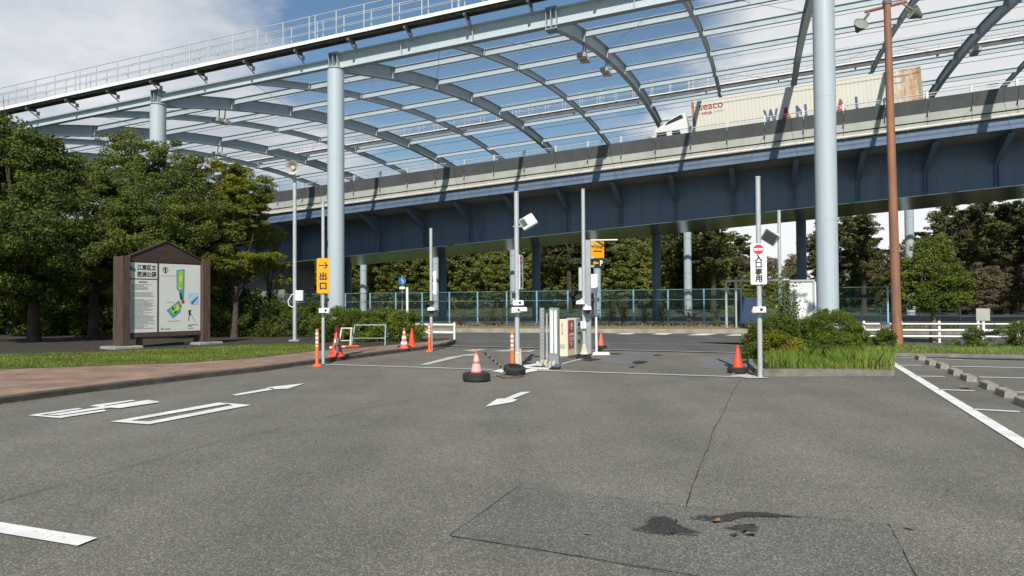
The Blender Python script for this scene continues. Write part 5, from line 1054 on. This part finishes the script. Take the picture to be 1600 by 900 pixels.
def rel(px, py, Y, base): return P(px, py, Y)-np.array((base[0], base[1], base[2]))
def lobes_px(L, base, Y):
    # lobes given as (px, py, half width px, half height px, depth offset) at the depth of the tree
    r = []
    for px, py, w, h, dy in L: c = P(px, py, Y+dy)-np.asarray(base); k = (Y+dy)/F; r.append((c[0], c[1], c[2], w*k, w*k*.9, h*k))
    return r
b1 = np.array((*P(52, 536, 30)[:2], PZ)); tree('broadleaf_tree', 'dark spreading tree at the left edge of the photo', b1, lobes_px([(20, 270, 85, 85, 0), (-60, 300, 90, 100, 1), (60, 350, 70, 70, -2), (-20, 380, 90, 70, -2.5), (30, 225, 55, 45, 0.5), (75, 260, 45, 45, 1), (0, 430, 70, 45, -1), (-110, 250, 80, 80, 0), (90, 440, 50, 36, -.5), (-60, 450, 60, 40, -1)], b1, 30), 420, 240, .50, .125, M_['leaf_dark'], 11, .24, 3.2, nl=26)
b2 = np.array((*P(146, 535, 32)[:2], PZ)); tree('broadleaf_tree', 'large dense green tree with a domed crown behind the notice board', b2, lobes_px([(215, 300, 95, 80, 0), (280, 330, 75, 70, 0), (160, 330, 70, 80, -.5), (215, 390, 110, 55, -1.2), (230, 240, 55, 34, .5), (300, 390, 60, 50, -1), (130, 400, 60, 55, 0), (185, 262, 60, 45, 0), (260, 270, 60, 40, 0), (330, 360, 40, 60, 0), (240, 345, 90, 60, -1.2)], b2, 32), 460, 300, .46, .10, M_['leaf_mid'], 12, .22, 3.4, nl=26)
b3 = np.array((*P(366, 532, 33)[:2], PZ)); tree('broadleaf_tree', 'layered yellow-green tree right of the notice board', b3, lobes_px([(345, 275, 38, 26, 0), (380, 310, 40, 30, 0), (330, 320, 45, 45, .8), (392, 335, 24, 18, -.5), (360, 360, 55, 26, .5), (370, 412, 66, 15, -.6), (412, 405, 38, 13, -.8), (395, 290, 30, 30, 0), (360, 345, 60, 40, .3), (320, 400, 50, 36, 1), (345, 445, 40, 16, .5)], b3, 33), 560, 230, .30, .09, M_['leaf_yel'], 13, .15, 2.6, nl=24, lean=(.1, 0), flat=.42)
b4 = np.array((*P(420, 532, 35)[:2], PZ)); tree('slender_tree', 'thin sparse tree with reddish leaves left of the loudspeaker pole', b4, lobes_px([(435, 365, 18, 12, 0), (430, 410, 24, 14, 0), (440, 440, 22, 12, 0), (418, 380, 26, 16, .6)], b4, 35), 70, 40, .2, .10, M_['leaf_yel'], 14, .06, 2.2, nl=14, bark=M_['bark'], shell=.2)
# lower trunk that leans to the right under the layered tree
# dark trees farther back on the left
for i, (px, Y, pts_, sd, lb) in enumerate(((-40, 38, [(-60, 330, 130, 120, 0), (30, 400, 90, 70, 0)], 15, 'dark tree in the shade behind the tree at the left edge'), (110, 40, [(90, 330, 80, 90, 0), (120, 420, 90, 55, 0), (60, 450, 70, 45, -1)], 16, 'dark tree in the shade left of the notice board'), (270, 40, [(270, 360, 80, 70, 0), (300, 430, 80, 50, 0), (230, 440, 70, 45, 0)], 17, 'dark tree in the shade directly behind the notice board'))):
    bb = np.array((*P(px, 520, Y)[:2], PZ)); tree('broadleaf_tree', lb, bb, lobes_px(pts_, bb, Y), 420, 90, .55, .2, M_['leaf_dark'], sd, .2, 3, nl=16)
def shrub(name, label, px, Y, py_base, lobes, n_cl, per, cr, leaf, lm, seed, z=.1, up=.4, aspect=.5, flat=.8, cat='shrub', group=None, shell=.6):
    g = np.random.default_rng(seed); base = np.array((*P(px, 500, Y)[:2], z)); t = thing(name, label, cat, base, 0, group)
    lb = lobes_px(lobes, base, Y); c, pts = crown_points(lb, n_cl, per, cr, g, flat, shell); k = pts[:, 2] > .02; quads_mesh('foliage', leaf_quads(pts[k], leaf, g, aspect, up, -.1, OUTW[k]), 4, lm, t)
    b = MB()
    for i in range(min(16, len(c))): e = c[i]; r = .018; b.tube([(e[0]*.25, e[1]*.25, 0), tuple(e*np.array((.7, .7, .6))), tuple(e)], [r, r*.7, r*.3], 5)
    b.build('stem', M_['bark'], t, True); return t
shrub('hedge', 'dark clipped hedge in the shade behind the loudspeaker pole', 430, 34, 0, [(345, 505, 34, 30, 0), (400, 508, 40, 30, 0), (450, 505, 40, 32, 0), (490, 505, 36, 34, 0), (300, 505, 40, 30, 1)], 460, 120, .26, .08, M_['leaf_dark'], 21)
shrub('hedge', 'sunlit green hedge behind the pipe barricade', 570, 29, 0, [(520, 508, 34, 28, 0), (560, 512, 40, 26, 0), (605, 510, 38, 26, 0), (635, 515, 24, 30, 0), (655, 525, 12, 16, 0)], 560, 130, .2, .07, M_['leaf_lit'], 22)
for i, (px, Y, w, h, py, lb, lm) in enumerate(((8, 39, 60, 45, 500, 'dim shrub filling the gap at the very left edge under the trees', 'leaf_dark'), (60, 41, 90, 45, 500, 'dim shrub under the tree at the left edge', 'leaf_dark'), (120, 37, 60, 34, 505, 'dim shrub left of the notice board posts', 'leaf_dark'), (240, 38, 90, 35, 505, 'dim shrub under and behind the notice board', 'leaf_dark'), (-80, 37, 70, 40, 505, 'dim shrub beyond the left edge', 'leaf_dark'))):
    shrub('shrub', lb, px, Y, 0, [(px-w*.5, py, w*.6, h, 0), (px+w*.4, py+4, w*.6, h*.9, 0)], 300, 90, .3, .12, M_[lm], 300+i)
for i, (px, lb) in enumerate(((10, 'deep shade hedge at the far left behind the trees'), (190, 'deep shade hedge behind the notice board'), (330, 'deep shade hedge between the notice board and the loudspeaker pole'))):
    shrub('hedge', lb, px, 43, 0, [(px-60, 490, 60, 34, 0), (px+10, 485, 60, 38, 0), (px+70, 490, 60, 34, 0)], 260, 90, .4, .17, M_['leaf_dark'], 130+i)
# planted bed on the right
shrub('shrub', 'large rounded green shrub in front of the wide column', 1300, 22, 0, [(1300, 524, 48, 38, 0), (1262, 530, 38, 34, 0), (1332, 536, 26, 32, 0), (1290, 545, 50, 30, -.4)], 620, 150, .15, .05, M_['leaf_lit'], 41)
shrub('shrub', 'yellow-flecked shrub beside the entrance-only post', 1222, 18.6, 0, [(1213, 540, 26, 22, -.3), (1240, 545, 18, 18, -.3)], 150, 80, .11, .045, M_['leaf_gold'], 42)
shrub('shrub', 'dark green shrub behind the entrance-only post and its cone', 1190, 20, 0, [(1190, 535, 26, 32, 0), (1180, 560, 18, 22, -1), (1215, 520, 30, 28, .5)], 380, 120, .14, .05, M_['leaf_mid2'], 43)
shrub('shrub', 'low green shrub between the yellow-flecked shrub and the tall grass', 1270, 19, 0, [(1260, 555, 40, 20, 0), (1310, 560, 36, 20, 0)], 300, 110, .13, .05, M_['leaf_mid2'], 44)
g = np.random.default_rng(45); base = np.array((*P(1232, 500, 21.5)[:2], .14)); t = thing('climbing_weed', 'tall leafy weed climbing above the shrubs beside the thin floodlight post', 'weed', base)
b = MB(); pp_ = []
for i in range(16):
    x = g.uniform(-.5, .4); hgt = g.uniform(1.3, 2.45)-abs(x)*1.1; y = g.uniform(-.2, .3); q1 = np.array((x*.5, y, 0)); q2 = np.array((x+g.normal()*.08, y, hgt)); b.tube([tuple(q1), tuple((q1+q2)/2+g.normal(size=3)*.05), tuple(q2)], [.012, .01, .004], 5)
    for k in range(150): f = g.uniform(.2, 1.05); pp_.append(q1+(q2-q1)*f+g.normal(size=3)*np.array((.13, .12, .06)))
b.build('stem', M_['bark_light'], t); quads_mesh('foliage', leaf_quads(np.array(pp_), .085, g, .6, .3), 4, M_['leaf_weed'], t)
bed_in = [(p[0], p[1]) for p in bin_]
tgp = [G(x, y, .14) for x, y in ((1196, 576), (1300, 577), (1394, 577.5), (1398, 572), (1392, 566), (1380, 557), (1330, 562), (1290, 564), (1215, 566), (1195, 570))]
o = blades('tall_grass', tgp, 9500, .34, .010, .14, M_['tall_grass'], 46, .6, dens=lambda x, y, g: g.uniform(size=len(x)) < .45+.55*(np.sin(x*3.3+2)*np.sin(y*2.7+x*1.7) > -.2)); o['kind'] = 'stuff'; tag(o, 'tall bright green grass along the kerb of the planted bed', 'grass')
o = blades('bed_weeds', tgp, 2200, .2, .009, .14, M_['dry_grass'], 47, .6); o['kind'] = 'stuff'; tag(o, 'dry straw-coloured grass at the kerb of the planted bed', 'grass')
vp = [VA+nv*.2-dv*1, VA+nv*.2+dv*7, VA+nv*3.6+dv*7, VA+nv*3.6-dv*2.5]
o = blades('verge_grass', vp, 7000, .10, .012, .09, M_['tall_grass'], 48, .8, dens=lambda x, y, g: g.uniform(size=len(x)) < .15+.85*(np.sin(x*2.1)*np.sin(y*2.7+x) > 0)); o['kind'] = 'stuff'; tag(o, 'patchy grass along the verge beyond the parking bays', 'grass')
fo = KA+nK*.5; o = blades('kerb_weeds', [KA+nK*3.0-dK*14, KA+nK*3-dK*0+dK*26, KA+nK*6.5+dK*26, KA+nK*6.5-dK*14], 6000, .2, .03, .2, M_['dry_grass'], 49, .8); o['kind'] = 'stuff'; tag(o, 'dry weeds at the foot of the green fence', 'weeds')
g = np.random.default_rng(50)
for i, (px, hgt, n_, lm) in enumerate(((722, 1.0, 60, 'leaf_brown'), (765, 1.3, 90, 'leaf_brown'), (788, 1.5, 70, 'leaf_brown'), (955, 1.5, 160, 'leaf_mid'), (975, 1.6, 150, 'leaf_lit'), (1010, 1.4, 120, 'leaf_mid'), (1035, 1.5, 110, 'leaf_lit'), (1080, 1.1, 90, 'leaf_brown'), (1120, .9, 80, 'leaf_mid'), (590, 1.5, 80, 'leaf_brown'))):
    s = s_of(px); base = FA+FD*s+np.array((-.15, -.45, 0)); t = thing('fence_weed', ('brownish' if lm == 'leaf_brown' else 'green')+' weed clump at the foot of the green fence, '+('near the hedge end', 'behind the left lane', 'beside the floodlight post', 'left of the island cone', 'behind the island cone', 'right of the island cone', 'between the two middle columns', 'left of the slim pale column', 'left of the pipe gate', 'behind the hedge')[i], 'weed', base)
    b = MB(); pts_ = []
    for k in range(10): e = np.array((g.normal()*.3, g.normal()*.15, hgt*g.uniform(.5, 1.1))); b.tube([(0, 0, 0), tuple(e*.5+g.normal(size=3)*.05), tuple(e)], .012, 4); pts_ += [e*g.uniform(.3, 1)+g.normal(size=3)*.12 for _ in range(n_//6)]
    b.build('stem', M_['bark_light'], t); quads_mesh('foliage', leaf_quads(np.array(pts_), .14, g, .4, .3), 4, M_[lm], t)
# small tree and shrubs at the right verge
b5 = np.array((*G(1457, 537)[:2], .09)); Y5 = b5[1]; tree('small_tree', 'small round green tree standing in front of the right guard rail', b5, lobes_px([(1455, 425, 40, 34, 0), (1430, 455, 30, 22, 0), (1490, 445, 26, 26, 0), (1462, 385, 24, 20, 0), (1500, 470, 18, 14, 0), (1440, 400, 22, 22, 0), (1455, 470, 36, 14, -.2)], b5, Y5), 420, 80, .23, .085, M_['leaf_lit'], 61, .11, 1.35, nl=26, bark=M_['bark_light'], fork=.75)
shrub('shrub', 'small round shrub at the foot of the rusty mast', 1382, 23.5, 0, [(1382, 531, 16, 17, 0)], 60, 90, .11, .055, M_['leaf_lit'], 62)
shrub('shrub', 'narrow upright shrub in front of the small white sign', 1523, 24, 0, [(1523, 528, 14, 19, 0), (1523, 540, 15, 14, 0)], 70, 90, .12, .055, M_['leaf_mid'], 63)
shrub('shrub', 'wide dark shrub at the right edge beyond the parking bays', 1585, 23.5, 0, [(1575, 528, 24, 22, 0), (1605, 525, 28, 24, 0), (1640, 530, 30, 24, 0)], 170, 90, .15, .06, M_['leaf_mid'], 64)
shrub('shrub', 'low weedy shrub between the small tree and the small white sign', 1490, 25, 0, [(1492, 543, 14, 10, 0), (1478, 545, 10, 8, 0)], 46, 70, .12, .06, M_['leaf_lit'], 65)
# ---- wood beyond the elevated road: a few kinds of tree, copied
def far_kind(name, label, lobes, n_cl, per, cr, leaf, lm, seed, tr, th, flat=.6, up=.4, shell=.5, lean=(0, 0), bark=None, group=None):
    return tree(name, label, (0, 0, 0), lobes, n_cl, per, cr, leaf, lm, seed, tr, th, 'tree', group, .5, flat, bark or M_['bark'], lean, up, shell, 18)
GW = 'trees of the wood beyond the elevated road'
L_ivy = 'green ivy-clad tree in the row beyond the elevated road'; L_brn = 'brownish bare-twigged tree in the row beyond the elevated road'; L_pin = 'spreading dark pine beyond the elevated road'
k1 = far_kind('ivy_clad_tree', L_ivy, [(0, 0, 4.2, 2.9, 2.6, 3.6), (1.6, 0, 6.6, 2.2, 2, 2.4), (-1.4, .3, 6.8, 2.2, 2, 2.6), (.3, 0, 8.8, 2.1, 2, 1.8), (2.0, -.3, 2.6, 1.8, 1.6, 2.2), (-2.1, -.3, 2.4, 1.7, 1.6, 2.0)], 420, 60, .62, .34, M_['leaf_ivy'], 71, .3, 7, group=GW)
k2 = far_kind('twiggy_tree', L_brn, [(0, 0, 6.2, 3, 2.6, 3), (1.8, 0, 8.2, 2.4, 2, 2.2), (-1.5, .3, 8.6, 2.4, 2, 2.2), (0, 0, 3.2, 2.0, 1.8, 2.2)], 260, 46, .7, .30, M_['leaf_brown'], 72, .28, 8, .5, group=GW)
k3 = far_kind('pine_tree', L_pin, [(0, 0, 10.2, 2.4, 2.2, 1.0), (2.2, 0, 8.8, 2.2, 2, .8), (-2.4, .4, 8.4, 2.3, 2, .8), (.6, -1, 7.2, 2.8, 2.2, .8), (-1.2, 0, 5.8, 2.2, 2, .7), (2.6, .5, 6.2, 1.9, 1.6, .6), (-.6, 0, 11.6, 1.4, 1.3, .7), (1.4, 0, 11.0, 1.3, 1.2, .6)], 230, 64, .50, .26, M_['leaf_pine'], 73, .34, 10.5, .4, group=GW, shell=.3)
uz = {'ivy': k1, 'twig': k2, 'pine': k3}; used = set()
def bank_z(Y): return .02 if Y < 78 else .02+1.2*min(1, (Y-78)/28)+ (3.3*max(0, Y-106)/35)
def put(kind, px, Y, s, rot):
    p = P(px, 480, Y); p[2] = bank_z(Y)-.1; k = uz[kind]
    sc = (s*rng.uniform(.92, 1.08), s*rng.uniform(.92, 1.08), s)
    if kind not in used: used.add(kind); k.location = p.tolist(); k.rotation_euler = (0, 0, rot); k.scale = sc; return k
    return copy_thing(k, p, rot, scale=sc)
for i, px in enumerate(range(470, 1135, 31)): put('ivy', px+rng.uniform(-9, 9), 101-(px-470)*.010+rng.uniform(-2, 2), rng.uniform(.74, .98) if not 735 < px < 770 else .72, rng.uniform(0, 6.28))
for i, px in enumerate(range(500, 1130, 62)): put('twig', px+rng.uniform(-14, 14), 110+rng.uniform(-3, 4), rng.uniform(.9, 1.15), rng.uniform(0, 6.28))
for px, Y, s in ((890, 92, 1.0), (960, 95, 1.05), (1075, 88, 1.12), (1115, 84, 1.0), (1060, 97, 1.25), (1310, 86, .95), (1350, 80, .92), (1505, 74, .98), (1560, 76, 1.02), (1620, 74, 1.0), (1480, 82, .95), (1680, 78, 1.0), (1150, 100, .85), (1335, 92, .95), (1290, 92, .85), (1530, 84, 1.0), (1600, 82, 1.05), (1640, 88, 1.05), (930, 99, 1.1), (1010, 98, 1.1)): put('pine', px, Y, s, rng.uniform(0, 6.28))
for px, Y, s in ((1200, 112, .62), (1240, 108, .66), (1160, 116, .7), (1290, 96, .72), (1400, 88, .72), (1440, 92, .75), (1530, 90, .72), (1585, 84, .74), (1640, 90, .75), (1480, 95, .7), (1340, 100, .75), (1425, 78, .48), (1500, 72, .45), (1540, 71, .48), (1580, 73, .5), (1625, 70, .5), (1680, 72, .52), (1390, 84, .5), (1470, 88, .55), (1560, 84, .6), (1240, 98, .5), (1180, 100, .5)): put('twig', px, Y, s, rng.uniform(0, 6.28))
for px, Y, s in ((1175, 92, .45), (1215, 94, .42), (1260, 90, .42), (1305, 84, .45), (1345, 86, .5), (1390, 82, .46)): put('ivy', px, Y, s, rng.uniform(0, 6.28))
for px, Y, s in ((480, 116, .9), (560, 115, .95), (640, 114, .9), (720, 114, 1.0), (800, 113, .95), (880, 112, 1.0), (950, 110, .95), (1020, 110, 1.0), (1090, 108, .9), (1140, 108, .6), (1300, 104, .6), (1370, 98, .62), (1450, 96, .66), (1530, 94, .7), (1600, 92, .7)): put('ivy', px, Y, s, rng.uniform(0, 6.28))
# far left behind the park trees
for px, Y, s in ((-150, 95, 1.0), (-40, 100, 1.0), (60, 98, 1.0), (160, 102, 1.0), (260, 99, .9), (350, 101, .9), (420, 100, .9)): put('ivy', px, Y, s, rng.uniform(0, 6.28))
# ---- leaf litter
for i, (px, py, r, lb) in enumerate(((1423, 825, .038, 'curled brown leaf right of the asphalt repair'), (1120, 814, .04, 'broken brown leaf lying in the wet stain'), (919, 834, .025, 'tiny reddish leaf on the asphalt repair'), (1508, 605.5, .12, 'flat reddish bark scrap in the parking bays'), (1364, 792, .02, 'pale leaf above the asphalt repair'))):
    p = G(px, py, Z_MARK+.004); g2 = random.Random(i); b = MB(); a = g2.uniform(0, 6.28); n = 9; ring = []
    for k in range(n): q_ = 2*math.pi*k/n; rr = r*(1 if k % 2 else .7); ring.append((rr*1.4*math.cos(q_), rr*.7*math.sin(q_), .004+.35*r*math.cos(q_)**2*g2.uniform(.4, 1)))
    b.add([(0, 0, .003)]+ring, [(0, 1+k, 1+(k+1) % n) for k in range(n)]); o = b.build('dry_leaf' if i != 3 else 'bark_scrap', M_['dry']); o.location = p.tolist(); o.rotation_euler = (0, 0, a); tag(o, lb, 'leaf' if i != 3 else 'bark scrap')
g = np.random.default_rng(90); n = 260; x = g.uniform(-7, 12, n); y = g.uniform(5, 22, n)
ka = np.array(kp)[2:14]; sg = g.integers(0, len(ka)-1, 420); ff = g.uniform(0, 1, 420)[:, None]; ed = ka[sg]+(ka[sg+1]-ka[sg])*ff; x = np.concatenate([x, ed[:, 0]+np.abs(g.normal(size=420))*.10]); y = np.concatenate([y, ed[:, 1]-np.abs(g.normal(size=420))*.10])
ea = np.array([G(1195, 590), G(1398, 589)]); ff = g.uniform(0, 1, 160)[:, None]; ed = ea[0]+(ea[1]-ea[0])*ff; x = np.concatenate([x, ed[:, 0]]); y = np.concatenate([y, ed[:, 1]-np.abs(g.normal(size=160))*.12]); n = len(x)
Vg = []
pts_ = np.stack([x, y, np.full(n, Z_MARK+.004)], 1); o = quads_mesh('grit', leaf_quads(pts_, .03, g, .6, 3), 4, M_['dry_grass']); o['kind'] = 'stuff'; tag(o, 'scattered pale grit and leaf crumbs on the car park', 'grit')
